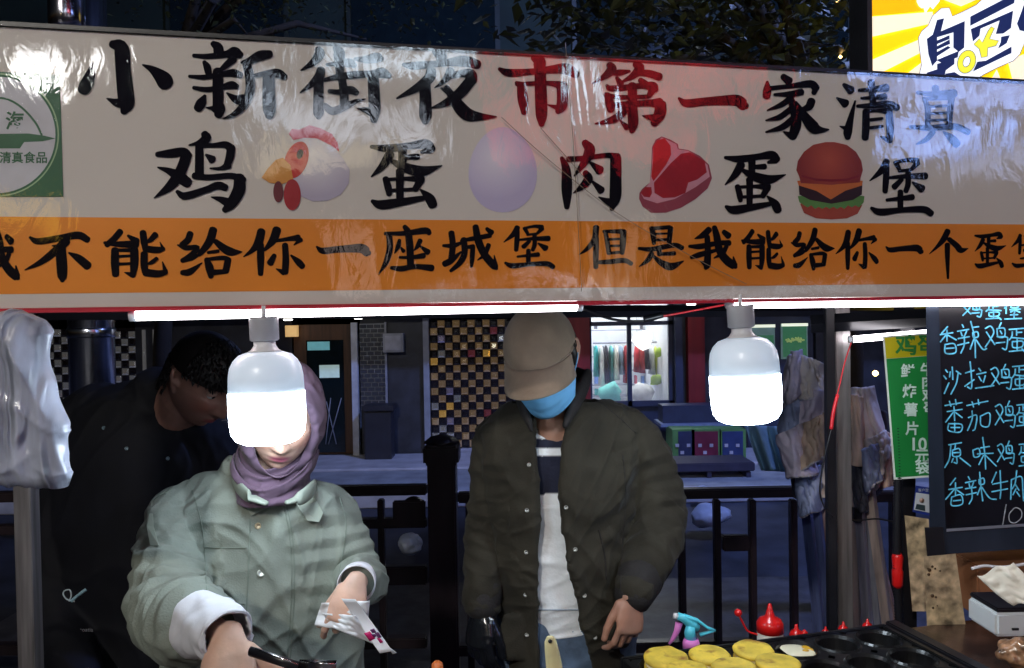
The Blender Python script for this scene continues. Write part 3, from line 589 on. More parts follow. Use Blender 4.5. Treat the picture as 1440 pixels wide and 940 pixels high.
bshape('bun_top', hx([(510, 230), (520, 170), (560, 110), (620, 65), (700, 47), (760, 47), (840, 65), (900, 110), (935, 170), (945, 230), (930, 280), (925, 310), (740, 326), (540, 315), (528, 270)]), gradm('bun_print', (.55, .10, .05), (.28, .03, .02), onb(1165, 225), .075), .0020, hb)
bshape('bun_line', hx([(545, 262), (640, 285), (740, 290), (840, 285), (920, 262), (920, 275), (840, 300), (740, 306), (640, 300), (545, 275)]), mk('bun_shade', (.25, .012, .02)), .0022, hb)
# chicken
fx = lambda pts: [(200 + x / 4.8, 170 + y / 4.8) for x, y in pts]
ck = bshape('chicken_picture', fx([(1010, 330), (1000, 220), (1030, 150), (1090, 115), (1170, 110), (1250, 140), (1310, 200), (1360, 260), (1400, 330), (1395, 420), (1340, 500), (1250, 540), (1150, 545), (1070, 510), (1020, 430)]), gradm('hen_print', (.95, .93, .92), (.52, .47, .60), onb(440, 215), .085), .0012)
bshape('comb', fx([(990, 90), (1010, 55), (1060, 60), (1130, 30), (1200, 50), (1280, 90), (1320, 150), (1330, 210), (1280, 170), (1180, 120), (1100, 115), (1020, 130)]), mk('comb', (.65, .015, .05)), .0016, ck)
bshape('cheek', ell(200 + 1040 / 4.8, 170 + 265 / 4.8, 16, 27, .35), mk('cheek', (.68, .04, .03)), .0018, ck)
bshape('eye', ell(200 + 1065 / 4.8, 170 + 225 / 4.8, 4.5, 7, .3), mk('eye_print', (.03, .02, .02)), .0020, ck)
bshape('beak', fx([(805, 385), (850, 320), (900, 265), (950, 250), (1000, 300), (1020, 400), (940, 430), (860, 420)]), mk('beak', (.75, .32, .05)), .0020, ck)
bshape('wattle', ell(200 + 1012 / 4.8, 170 + 500 / 4.8, 12, 22), mk('wattle', (.42, .01, .02)), .0022, ck)
bshape('wattle', ell(200 + 918 / 4.8, 170 + 480 / 4.8, 7, 15), mk('wattle_dark', (.15, .01, .02)), .0022, ck)
# round green emblem at the left end
emb = bshape('emblem', [(-90, 96), (84, 106), (89, 277), (-90, 277)], mk('emblem_green', (.02, .13, .05)), .0012)
bshape('emblem_ring', ell(-5, 190, 88, 87, n=60), mk('emblem_rim', (.35, .55, .3)), .0014, emb)
bshape('emblem_ring', ell(-5, 190, 86, 85, n=60), mk('emblem_green', (.02, .13, .05)), .0016, emb)
bshape('emblem_disc', ell(-5, 190, 83, 82, n=60), mk('emblem_white', (.62, .62, .66)), .0018, emb)
bshape('emblem_knife', [(-90, 190), (40, 188), (62, 191), (78, 195), (60, 199), (34, 200), (28, 209), (-90, 209)], mk('emblem_green', (.02, .13, .05)), .0022, emb)
arc = [(-65 + k * 6.3, 190 - 52 * math.sin(PI * k / 20) ** .75) for k in range(21)]
v, f = stroke_mesh(' '.join('%f,%f,2.2' % (x * .96, y) for x, y in arc), 0, 0, 1, lambda x, y, z: onb(x, y, .0022)); pydata('emblem_dome', v, f, MATS['emblem_green'], emb)
def text(txt, name, fn, size, m, parent, align='CENTER', bold=.0, x=0, y=0, vert=False):
    cu = bpy.data.curves.new('t', 'FONT'); cu.body = txt; cu.size = size; cu.align_x = align; cu.align_y = 'CENTER'; cu.offset = bold; cu.resolution_u = 3
    if vert: cu.space_line = vert
    o = bpy.data.objects.new('t', cu); COL.objects.link(o); dg = bpy.context.evaluated_depsgraph_get(); dg.update()
    me = bpy.data.meshes.new_from_object(o.evaluated_get(dg)); bpy.data.objects.remove(o)
    for vv in me.vertices: vv.co = fn(x + vv.co.x, y - vv.co.y)
    me.materials.clear(); me.update(); return link(name, me, m, parent)
text('清真食品', 'lettering', lambda x, y: onb(x, y, .0024), 17, MATS['emblem_green'], emb, x=33, y=223, bold=.3)
text('海', 'lettering', lambda x, y: onb(x, y, .0024), 27, MATS['emblem_green'], emb, x=21, y=172, bold=.6)
text('青', 'lettering', lambda x, y: onb(x, y, .0024), 27, MATS['emblem_green'], emb, x=-14, y=172, bold=.6)

# clear plastic film hanging over the banner
mf = bpy.data.materials.new('plastic_film'); mf.use_nodes = True; n = mf.node_tree.nodes; l = mf.node_tree.links; n.remove(n['Principled BSDF'])
tr = n.new('ShaderNodeBsdfTransparent'); gl = n.new('ShaderNodeBsdfGlossy'); gl.inputs['Roughness'].default_value = .055; ms = n.new('ShaderNodeMixShader')
tr.inputs[0].default_value = (.97, .97, .97, 1)
lwf = n.new('ShaderNodeLayerWeight'); lwf.inputs[0].default_value = .5
lwp = n.new('ShaderNodeMath'); lwp.operation = 'POWER'; lwp.inputs[1].default_value = 4; l.new(lwf.outputs['Facing'], lwp.inputs[0])
lw = n.new('ShaderNodeMath'); lw.operation = 'MULTIPLY_ADD'; lw.inputs[1].default_value = .6; lw.inputs[2].default_value = .085; l.new(lwp.outputs[0], lw.inputs[0])
tc = n.new('ShaderNodeTexCoord'); mp = n.new('ShaderNodeMapping'); mp.inputs['Scale'].default_value = (1, 1, .45); l.new(tc.outputs['Object'], mp.inputs[0])
nz = n.new('ShaderNodeTexNoise'); nz.inputs['Scale'].default_value = 16; nz.inputs['Detail'].default_value = 4; nz.inputs['Distortion'].default_value = 1.0; l.new(mp.outputs[0], nz.inputs[0])
nz2 = n.new('ShaderNodeTexNoise'); nz2.inputs['Scale'].default_value = 120; nz2.inputs['Detail'].default_value = 3; l.new(mp.outputs[0], nz2.inputs[0])
b1 = n.new('ShaderNodeBump'); b1.inputs['Strength'].default_value = .35; b1.inputs['Distance'].default_value = .0022; l.new(nz.outputs[0], b1.inputs['Height'])
b2 = n.new('ShaderNodeBump'); b2.inputs['Strength'].default_value = .2; b2.inputs['Distance'].default_value = .0003; l.new(nz2.outputs[0], b2.inputs['Height']); l.new(b1.outputs[0], b2.inputs['Normal'])
l.new(b2.outputs[0], gl.inputs['Normal']); l.new(lw.outputs[0], ms.inputs[0]); l.new(tr.outputs[0], ms.inputs[1]); l.new(gl.outputs[0], ms.inputs[2]); l.new(ms.outputs[0], n['Material Output'].inputs[0])
NX, NZ = 420, 70; vs, fs = [], []
for i in range(NX + 1):
    u = U0 + (U1 - U0) * i / NX
    for j in range(NZ + 1):
        z = zb(u) - .004 + (zt(u) - zb(u) + .006) * j / NZ; v_ = j / NZ
        d = .0022 * noise.noise(Vector((u * 3, z * 4, 1))) + .0004 * max(0, ridge(Vector((u * 9, z * 2.2 + u * 1.5, 4)))) ** 3
        if bu(onb(800, 300)) < u < bu(onb(880, 300)): d += .002 * math.sin(u * 160 + z * 20) * v_ * (1 - v_)
        vs.append(bpt(u, z, .009 + d))
for i in range(NX):
    for j in range(NZ):
        a = i * (NZ + 1) + j; fs.append((a, a + NZ + 1, a + NZ + 2, a + 1))      # normals face the street
film = pydata('plastic_film', vs, fs, mf, None, True); tag(film, 'clear wrinkled plastic film stretched over the stall banner', 'plastic film')
# a loose thread of creases across the film
for pts in ([(705, 165), (760, 215), (840, 280), (900, 320), (990, 370), (1050, 400)], [(795, 60), (806, 200), (812, 300), (818, 410)], [(760, 180), (800, 225), (830, 260)]):
    tubeobj('film_crease', crspline([onb(a, b_, .015) for a, b_ in pts], 8), .0007, mat('crease', (.25, .18, .12), .4), film, 5)

# ================================================================== lights opposite the stall (the street behind the photographer), seen as reflections in the film
def mirror(px, py, Yp):
    p = onb(px, py, .009); d = (p - CAM).normalized(); d = d - BN * 2 * d.dot(BN); return p + d * ((Yp - p.y) / d.y)
def lit(nm, c, e, brk):
    m = mat(nm, c, .5, emit=e, var=.05)
    if brk:
        n = m.node_tree.nodes; l = m.node_tree.links; tc = n.new('ShaderNodeTexCoord'); mp = n.new('ShaderNodeMapping'); mp.inputs['Scale'].default_value = (1.0, 1, 2.6)
        vo = n.new('ShaderNodeTexNoise'); vo.inputs['Scale'].default_value = brk; vo.inputs['Detail'].default_value = 3; mr = n.new('ShaderNodeMapRange')
        mr.inputs[1].default_value = .42; mr.inputs[2].default_value = .56; mr.inputs[3].default_value = .05 * e; mr.inputs[4].default_value = e * 1.3
        l.new(tc.outputs['Object'], mp.inputs[0]); l.new(mp.outputs[0], vo.inputs[0]); l.new(vo.outputs[0], mr.inputs[0]); l.new(mr.outputs[0], n['Principled BSDF'].inputs['Emission Strength'])
    return m
def street_sign(name, px0, px1, py0, py1, Yp, c, e, label, cat='sign', brk=3.2):
    P = [mirror(a, b_, Yp) for a in (px0, px1) for b_ in (py0, py1)]
    x0, x1 = min(p.x for p in P), max(p.x for p in P); z0, z1 = min(p.z for p in P), max(p.z for p in P)
    t = thing(name, ((x0 + x1) / 2, Yp, z0), label, cat)
    box('housing', x0 - .03, x1 + .03, Yp - .12, Yp - .002, z0 - .03, z1 + .03, mat('housing', (.05, .05, .06), .5), t)
    box('light_face', x0, x1, Yp, Yp + .01, z0, z1, lit(name + '_lit%d' % int(px0 + 900), c, e, brk), t)
OP = -4.5
street_sign('shop_sign', 50, 118, 84, 118, OP, (1, 1, .97), 36, 'white lit shop sign across the street')
street_sign('tube_lamp', 45, 128, 67, 73, OP, (1, 1, 1), 14, 'white tube lamp across the street above a lit sign', 'lamp')
street_sign('shop_sign', 345, 410, 112, 178, OP + .4, (.72, .84, 1), 4.6, 'pale blue square lit sign across the street')
street_sign('shop_sign', 385, 625, 160, 192, OP, (.78, .86, 1), 3, 'long pale blue lit sign across the street')
street_sign('tube_lamp', 440, 660, 84, 92, OP, (.7, .85, 1), 7, 'long cool tube lamp across the street', 'lamp')
street_sign('shop_sign', 362, 560, 206, 232, OP - .3, (1, .86, .6), 1.4, 'long warm cream lit sign across the street')
street_sign('led_sign', 690, 1068, 92, 122, OP, (1, .04, .05), 1.9, 'red LED running text sign across the street')
street_sign('led_sign', 700, 985, 168, 205, OP - .2, (1, .03, .05), 1.3, 'dim red LED board across the street')
street_sign('tube_lamp', 1170, 1480, 108, 122, OP, (.3, .45, 1), 11, 'long blue tube lamp across the street', 'lamp')
street_sign('shop_sign', 1240, 1420, 180, 212, OP - .1, (.25, .42, 1), 9, 'deep blue lit sign across the street')
street_sign('shop_sign', 1350, 1500, 225, 246, OP - .2, (.5, .6, 1), 3.5, 'small lavender lit sign across the street')
street_sign('shop_sign', -60, 60, 288, 318, OP - .1, (1, .6, .05), 1.5, 'low amber lit sign across the street')
street_sign('shop_sign', 470, 530, 322, 405, OP, (1, .8, .72), .9, 'faint pinkish lit panel low across the street')
street_sign('shop_sign', 800, 930, 318, 402, OP, (1, .85, .7), .7, 'faint cream lit panel low across the street')
street_sign('tube_lamp', 560, 1250, 402, 408, OP, (.8, .88, 1), 2.4, 'low white tube lamp along a stall across the street', 'lamp')
street_sign('shop_sign', 795, 822, 108, 160, OP + .2, (.7, .82, 1), 9, 'narrow upright lit sign across the street')
# a street lamp behind the photographer lights the fronts of the stall
def area(name, loc, tgt, size, power, col):
    ld = bpy.data.lights.new(name, 'AREA'); ld.size = size; ld.energy = power; ld.color = col; ld.shape = 'DISK'
    o = bpy.data.objects.new(name, ld); COL.objects.link(o); o.location = loc; o.rotation_euler = (Vector(tgt) - Vector(loc)).to_track_quat('-Z', 'Y').to_euler(); return o
slt = thing('street_lamp', (-2.0, -4.0, 0), 'tall street lamp behind the photographer', 'street lamp')
tubeobj('pole', [(-2.0, -4.0, -.12), (-2.0, -4.0, 2.4), (-2.0, -4.0, 4.9)], .06, M_frame, slt); box('lamp_head', -2.2, -1.8, -4.2, -3.7, 4.9, 5.0, M_frame, slt)
lo = area('lamp_light', (-2.0, -3.85, 4.85), (0, 2, 1.2), .4, 185, (1, .94, .86)); lo.parent = slt; lo.matrix_parent_inverse = Matrix.Translation((2.0, 4.0, 0))
lo = area('blue_fill', (3, 4.5, 6.2), (1, 9, 1), .5, 430, (.30, .42, 1));  # unseen lamp added to tint the ground, railing and shopfronts blue
lp = thing('street_lamp', (3.0, 4.5, 0), 'unseen street lamp added for blue light between stall and shops', 'street lamp')
lo.parent = lp; lo.matrix_parent_inverse = Matrix.Translation((-3.0, -4.5, 0)); lo.name = 'lamp_light'
tubeobj('pole', [(3.3, 4.5, -.12), (3.3, 4.5, 3), (3.3, 4.5, 6.3)], .05, M_frame, lp); tubeobj('arm', [(3.3, 4.5, 6.28), (3.0, 4.5, 6.28)], .03, M_frame, lp); box('lamp_head', 2.85, 3.15, 4.4, 4.7, 6.22, 6.26, M_frame, lp)

# ================================================================== LED tubes and bulbs under the banner
M_tube = mat('led_tube', (1, .95, 1), emit=L_TUBE, var=0); M_cap = mat('white_plastic', (.75, .76, .78), .35, var=.04)
def led(px0, py0, px1, py1, label, off=-.014, r=.0115, Y=None):
    a = onb(px0, py0, off) if Y is None else at(px0, py0, Y[0]); b_ = onb(px1, py1, off) if Y is None else at(px1, py1, Y[1])
    t = thing('led_tube', (a + b_) / 2, label, 'LED tube', 'white LED tubes')
    d = (b_ - a).normalized()
    tubeobj('tube', [a + d * .012, b_ - d * .012], r, M_tube, t, 12)
    for p, s in ((a, 1), (b_, -1)): tubeobj('end_cap', [p, p + d * .0118 * s], r * 1.08, M_cap, t, 12)
led(182, 443, 818, 430, 'long white LED tube under the left part of the banner')
led(1022, 427, 1560, 422, 'white LED tube under the right end of the banner, above the menu board')
led(1193, 478, 1335, 466, 'short slanting LED tube behind the green price sign', Y=(2.2, 2.16), r=.009)
def bulb(cx, top, label, tilt, off=.035, f_=1):
    p = onb(cx, top, off); k = mpp(p.y) * f_
    t = thing('light_bulb', p, label, 'light bulb', 'big LED bulbs hanging from the banner')
    Mx = Matrix.Translation(p) @ Matrix.Rotation(tilt, 4, 'Y') @ Matrix.Scale(k, 4)
    def part(name, prof, m):
        bm = bmesh.new(); lathe(bm, prof, (0, 0, 0), 40); bm.transform(Mx); return frombm(name, bm, m, t, True)
    part('socket', [(20, 8), (20, 4), (20, -24), (17, -26)], mat('socket', (.45, .46, .5), .4)); part('neck', [(15, -26), (15, -32), (19, -38), (24, -41)], M_cap)
    part('housing', [(24, -41), (36, -45), (44, -53), (49, -63), (51, -75), (52, -98)], mat('bulb_housing', (.75, .79, .85), .3, var=.05, emit=.3, ecol=(.6, .8, 1)))
    part('diffuser', [(52.3, -98), (52.6, -120), (52, -140), (50, -155), (44, -164), (34, -169), (18, -171.5), (2, -172)], mat('bulb_glow', (.9, .95, 1), emit=L_BULB, var=0, ecol=(.74, .88, 1)))
    tubeobj('hanger', [p + Vector((0, 0, 8 * k)), p + Vector((0, -.0, 24 * k))], .004, M_cap, t, 6)
    return t
bulb(371, 454, 'left hanging LED bulb in front of the woman in the hijab', math.radians(-1)); bulb(1041, 437, 'right hanging LED bulb in front of the folded canopies', math.radians(-3), .035, .93)

# ================================================================== cart: posts, roof, table
M_steel = mat('post_steel', (.32, .30, .30), .35, .7, var=.3, stretch=(6, 6, .4), bump=.1); M_blk = mat('black_steel', (.012, .012, .016), .35, var=.2)
cart = thing('food_cart', bpt(1.0, 0, -.3), 'food cart with dark table top, steel posts and dark canopy roof', 'food cart')
def post(name, px0, px1, pyt, pyb, Y, m, dep=None, z0=0, z1=None):
    a = at(px0, (pyt + pyb) / 2, Y); b_ = at(px1, (pyt + pyb) / 2, Y)
    return box(name, a.x, b_.x, Y, Y + (dep or (b_.x - a.x)), z0, z1 if z1 is not None else at(px0, pyt, Y).z, m, cart, .002)
post('post', 17, 41, 430, 900, 1.72, M_steel, z1=2.1); post('post', 1177, 1198, 470, 880, 2.25, M_steel, z1=2.0); post('post_trim', 1164, 1176, 430, 880, 2.2, M_blk, z1=2.05)
post('post', 1268, 1288, 480, 870, 2.2, M_blk, z1=2.0)
def beam(name, p, q, w_, h_, m, parent=None):
    p, q = Vector(p), Vector(q); bm = bmesh.new(); tube(bm, [p, q], [(h_ / 2, w_ / 2)] * 2, 4, side=Vector((0, 0, 1)).lerp(BN, .0)); return frombm(name, bm, m, parent or cart)
beam('roof_beam', at(60, 440, 1.85), at(1300, 437, 2.6), .05, .035, M_blk); beam('roof_beam', at(1140, 456, 2.25), at(1305, 447, 2.15), .05, .05, M_blk)
c = at(94, 20, 1.95); tubeobj('roof_pole', [(c.x, c.y, at(94, 60, 1.95).z), (c.x, c.y, c.z), (c.x, c.y, c.z + .4)], .041, mat('pole_steel', (.45, .45, .52), .18, 1, var=.2, stretch=(8, 8, .2)), cart, 32)
rf = []
for u in (U0, U1):
    for off in (-.07, -1.1): rf += [bpt(u, zt(u) - .06 - off * -.03, off), bpt(u, zt(u) - .04 - off * -.03, off)]
pydata('roof', rf, [(0, 1, 3, 2), (4, 6, 7, 5), (0, 4, 5, 1), (2, 3, 7, 6), (0, 2, 6, 4), (1, 5, 7, 3)], mat('tarp', (.02, .03, .05), .6), cart)
# table / pan frame
ZP = .98
C0 = atz(1242, 880, ZP); L0 = atz(888, 925, ZP); ex = Vector((C0.x - L0.x, C0.y - L0.y, 0)).normalized(); ey = Vector((ex.y, -ex.x, 0))
def tp(a, b_, z=0): q = C0 + ex * a + ey * b_; return Vector((q.x, q.y, ZP + z))      # a along back edge (+right), b towards the camera
def tbox(name, a0, a1, b0_, b1_, z0, z1, m, parent, bev=0):
    M4 = Matrix((( ex.x, -ey.x, 0, C0.x), (ex.y, -ey.y, 0, C0.y), (0, 0, 1, ZP), (0, 0, 0, 1)))
    return box(name, a0, a1, -b1_, -b0_, z0, z1, m, parent, bev, M4)
M_tab = mat('table_top', (.055, .028, .02), .25, var=.5, vscale=14, bump=.15, coat=.3)
tbox('table_top', -.02, 1.1, -.05, .75, -.06, -.035, M_tab, cart, .004)
tbox('table_top', -2.0, -.022, .02, .75, -.06, -.035, M_tab, cart, .004)
tbox('cabinet', -1.9, 1.0, .04, .7, -ZP, -.061, mat('cabinet', (.1, .1, .11), .5), cart)
# baking pan with round wells
PW = (C0 - L0).length / 6; pan = thing('egg_burger_pan', tp(-.35, .15), 'black cast pan with rows of round wells on the cart', 'baking pan')
bm = bmesh.new(); RW = PW * .425; NS = 32; rows = 4
M_pan = mat('pan', (.008, .008, .009), .32, var=.4, vscale=20, bump=.12, bscale=120, coat=.25)
def v(a, b_, z): return bm.verts.new(tp(a, b_, z))
for i in range(-6, 1):
    for j in range(rows):
        ca, cb = (i + .5) * PW - .012, (j + .5) * PW + .012
        if i == 0: continue
        outer, rim, rim2, wall, bot = [], [], [], [], []
        for k in range(NS):
            th = 2 * PI * k / NS + PI / NS; c, s = math.cos(th), math.sin(th); q = .5 * PW / max(abs(c), abs(s))
            outer.append(v(ca + c * q, cb + s * q, 0)); rim.append(v(ca + c * (RW + .006), cb + s * (RW + .006), .0)); rim2.append(v(ca + c * (RW + .002), cb + s * (RW + .002), .004))
            wall.append(v(ca + c * (RW - .003), cb + s * (RW - .003), -.002)); bot.append(v(ca + c * RW * .86, cb + s * RW * .86, -.026))
        for A, Bq in ((outer, rim), (rim, rim2), (rim2, wall), (wall, bot)):
            for k in range(NS): bm.faces.new((A[k], A[(k + 1) % NS], Bq[(k + 1) % NS], Bq[k]))
        bm.faces.new(bot)
bmesh.ops.remove_doubles(bm, verts=bm.verts, dist=.0002)
o = frombm('well_plate', bm, M_pan, pan, False)
e0, e1, f0, f1 = -6 * PW - .012, -.012, .012, rows * PW + .012
for a0, a1, c0, c1 in ((e0 - .014, e1 + .014, 0, f0 - .0005), (e0 - .014, e1 + .014, f1 + .0005, f1 + .014), (e0 - .014, e0 - .0005, f0, f1), (e1 + .0005, e1 + .014, f0, f1)):
    tbox('rim', a0, a1, c0, c1, -.034, .005, M_pan, pan, .002)
tbox('pan_side', .02, .05, -.02, .6, -.03, .002, M_blk, cart, .003)
# fried egg in the back-row well
def wellc(px, py): q = atz(px, py, ZP - .01); return q
q = wellc(1125, 916)
eg = thing('fried_egg', q, 'half-set egg frying in a back-row well of the pan', 'egg')
bm = bmesh.new(); vsn = []
rim = [q + Vector((math.cos(t) * .042 * (1 + .12 * math.sin(3 * t + 1)), math.sin(t) * .036 * (1 + .12 * math.cos(2 * t)), .002)) for t in (2 * PI * k / 28 for k in range(28))]
inn = [q + (p - q) * .9 + Vector((0, 0, .004)) for p in rim]
A = [bm.verts.new(p) for p in rim]; Bq = [bm.verts.new(p) for p in inn]; c = bm.verts.new(q + Vector((0, 0, .007)))
for k in range(28): bm.faces.new((A[k], A[(k + 1) % 28], Bq[(k + 1) % 28], Bq[k])); bm.faces.new((Bq[k], Bq[(k + 1) % 28], c))
frombm('egg_white', bm, mat('egg_white', (.85, .8, .6), .3, var=.06), eg, True)
for k, (dx, dy, r) in enumerate(((.018, .004, .015), (.028, -.008, .009), (.008, -.012, .008))):
    bm = bmesh.new(); bmesh.ops.create_uvsphere(bm, u_segments=16, v_segments=10, radius=1, matrix=Matrix.Translation(q + Vector((dx, dy, .005))) @ Matrix.Diagonal((r, r * .8, .004, 1))); frombm('yolk', bm, mat('yolk', (.75, .42, .02), .3), eg, True)
# patties
M_pat = mat('patty_yellow', (.78, .56, .06), .6, var=.22, vscale=19, bump=.35, bscale=50); 
def spots(m, col, sc_, lo, hi):
    n = m.node_tree.nodes; l = m.node_tree.links; b = n['Principled BSDF']; src = b.inputs['Base Color'].links[0].from_socket
    no = n.new('ShaderNodeTexNoise'); no.inputs['Scale'].default_value = sc_; no.inputs['Detail'].default_value = 7; tc = n.new('ShaderNodeTexCoord'); l.new(tc.outputs['Object'], no.inputs[0])
    mr = n.new('ShaderNodeMapRange'); mr.inputs[1].default_value = lo; mr.inputs[2].default_value = hi; l.new(no.outputs[0], mr.inputs[0])
    mx = n.new('ShaderNodeMix'); mx.data_type = 'RGBA'; mx.inputs[7].default_value = (*col, 1); l.new(mr.outputs[0], mx.inputs[0]); l.new(src, mx.inputs[6]); l.new(mx.outputs[2], b.inputs['Base Color'])
spots(M_pat, (.34, .15, .02), 34, .54, .72)
M_fill = mat('patty_fill', (.8, .7, .45), .5, var=.3, vscale=60, bump=.5)
pt = ((936, 929, 'leftmost one with a brown dimple', .0), (998, 925, 'with white filling showing, behind the middle', .004), (1059, 918, 'hindmost beside the frying egg', .006), (1094, 937, 'rightmost at the front', .012), (1032, 942, 'front middle, cut by the picture edge', .02), (968, 948, 'front left, barely showing', .0))
for i, (px, py, lb, dz) in enumerate(pt):
    q = atz(px, py, ZP + .014 + dz * .6); t = thing('egg_burger', q - Vector((0, 0, .018)), 'yellow egg burger on the pan, ' + lb, 'egg burger', 'yellow egg burgers on the pan')
    R_ = .0435 + random.uniform(-.002, .002); Mt = Matrix.Translation(q) @ Matrix.Rotation(random.uniform(-.1, .1), 4, 'X') @ Matrix.Rotation(random.uniform(0, 6), 4, 'Z')
    def disc(name, prof, m, amp):
        bm = bmesh.new(); lathe(bm, prof, (0, 0, 0), 40)
        bmesh.ops.subdivide_edges(bm, edges=bm.edges[:], cuts=1)
        for vv in bm.verts:
            nn = noise.noise(vv.co * 40 + Vector((i * 9, 0, 0))); vv.co += Vector((vv.co.x, vv.co.y, 0)) * nn * amp + Vector((0, 0, nn * .0014))
        bm.transform(Mt); return frombm(name, bm, m, t, True)
    disc('bottom_cake', [(R_ * .8, -.022), (R_ * .97, -.018), (R_ * .99, -.010), (R_ * .9, -.006), (.001, -.006)], M_pat, .06)
    disc('filling', [(R_ * .8, -.0065), (R_ * .93, -.005), (R_ * .93, -.001), (R_ * .8, .0)], M_fill, .1)
    disc('top_cake', [(R_ * .88, .0002), (R_ * 1.0, .002), (R_ * 1.01, .006), (R_ * .95, .0095), (R_ * .7, .0105), (R_ * .3, .0098), (.001, .0095)], M_pat, .06)
# spray bottle
def P2(px, py, Y): return at(px, py, Y)
YB = 1.84
sp = thing('spray_bottle', at(972, 935, YB), 'blue and pink trigger spray bottle head poking up behind the patties', 'spray bottle')
M_cy = mat('cyan_plastic', (.10, .62, .78), .3, var=.04); M_pk = mat('pink_plastic', (.75, .22, .62), .35, var=.04)
k = mpp(YB)
latheobj('bottle', [(17 * k, -70 * k), (19 * k, -60 * k), (19 * k, -14 * k), (13 * k, -1 * k)], at(972, 915, YB), mat('bottle_clear', (.35, .7, .8), .2, var=.05), sp)
latheobj('collar', [(12 * k, 0), (12 * k, 8 * k), (10 * k, 14 * k)], at(972, 912, YB), M_pk, sp)
bm = bmesh.new(); tube(bm, [at(972, 900, YB), at(970, 890, YB), at(972, 880, YB)], [8.5 * k, 8 * k, 7 * k], 12)
tube(bm, [at(953, 866, YB), at(962, 870, YB), at(975, 880, YB), at(982, 884, YB)], [(5 * k, 5 * k), (6 * k, 6 * k), (8 * k, 6 * k), (5 * k, 5 * k)], 12)
tube(bm, [at(962, 866, YB), at(980, 872, YB), at(995, 883, YB), at(1006, 887, YB)], [(2.6 * k, 5 * k), (2.4 * k, 5 * k), (2 * k, 4 * k), (1.5 * k, 3 * k)], 10)
tube(bm, [at(1004, 887, YB), at(994, 890, YB), at(984, 893, YB)], [(1.6 * k, 3 * k), (1.8 * k, 4 * k), (2.5 * k, 4 * k)], 8)
frombm('trigger_head', bm, M_cy, sp, True)
tubeobj('nozzle', [at(947, 866, YB), at(953, 867, YB)], 4.2 * k, M_cap, sp)
tubeobj('trigger', [at(955, 876, YB), at(952, 888, YB), at(946, 899, YB), at(941, 906, YB)], [(5.5 * k, 3 * k), (4.5 * k, 3 * k), (3 * k, 3 * k), (1.6 * k, 2 * k)], M_pk, sp)
# sauce bottles
M_rp = mat('red_plastic', (.72, .012, .012), .28, var=.05, coat=.4)
def sauce(cx, base, s, Y, label, full=True):
    k = mpp(Y) * s; c = at(cx, base, Y); t = thing('sauce_bottle', c, label, 'sauce bottle', 'red capped sauce bottles')
    if full: latheobj('bottle', [(17 * k, -40 * k), (18 * k, -36 * k), (18 * k, 12 * k), (17 * k, 15 * k)], c, mat('squeeze_white', (.8, .77, .7), .4, var=.04), t)
    latheobj('cap', [(18.5 * k, 15 * k), (18.5 * k, 27 * k), (15 * k, 33 * k), (7 * k, 37 * k), (4 * k, 47 * k), (2.6 * k, 54 * k), (.5 * k, 55 * k)] if full else [(15 * k, 0), (16 * k, 8 * k), (12 * k, 15 * k), (5 * k, 20 * k), (3 * k, 30 * k), (1 * k, 31 * k)], c, M_rp, t)
    return t, k, c
t, k, c = sauce(1083, 903, 1, 1.92, 'white squeeze bottle with a red nozzle cap and dangling tip cover')
tubeobj('tip_tether', crspline([at(1066, 893, 1.92), at(1052, 888, 1.92), at(1044, 875, 1.92), at(1039, 865, 1.92)], 5), 1.4 * mpp(1.92), M_rp, t, 8)
bm = bmesh.new(); bmesh.ops.create_uvsphere(bm, u_segments=12, v_segments=8, radius=5.5 * mpp(1.92), matrix=Matrix.Translation(at(1038, 862, 1.92))); frombm('tip_cover', bm, M_rp, t, True)
sauce(1120, 897, .62, 1.98, 'low red nozzle lid right of the tall sauce bottle', False); tubeobj('tip_tether', [at(1128, 893, 1.98), at(1134, 888, 1.98)], .007, M_rp, bpy.data.objects['sauce_bottle.001'], 8)
for i, (px, py, s, lb) in enumerate(((1161, 892, .35, 'tiny red tip left of the steel post foot'), (1186, 888, .45, 'red tip at the foot of the steel post'), (1220, 884, .45, 'red tip nearest the coiled hose'))):
    sauce(px, py, s, 2.02, lb, False)
# yellow handled spatula standing at the front
ha = thing('spatula', at(778, 940, 1.55), 'pale yellow plastic handle with a hang hole standing up at the bottom edge', 'spatula')
Yh = 1.55; kk = mpp(Yh)
bm = bmesh.new(); tube(bm, [at(774, 897, Yh), at(774, 902, Yh), at(776, 915, Yh), at(779, 935, Yh), at(782, 965, Yh), at(784, 1000, Yh)], [(6 * kk, 3 * kk), (8.5 * kk, 4 * kk), (10 * kk, 5 * kk), (11.5 * kk, 5 * kk), (12 * kk, 5 * kk), (9 * kk, 5 * kk)], 16, side=Vector((1, 0, 0)), cap='round')
frombm('handle', bm, mat('handle_yellow', (.82, .76, .42), .35, var=.15, vscale=12), ha, True)
tubeobj('hang_hole', [at(773.5, 902, Yh - .009), at(773.5, 902, Yh - .003)], 2.8 * kk, M_blk, ha, 12)
o = latheobj('orange_cap', [(.012, -.05), (.014, -.03), (.012, 0), (.006, .006)], at(615, 934, 1.7), mat('orange_plastic', (.75, .2, .05), .4)); tag(o, 'small orange cap at the bottom edge beside the woman', 'cap')

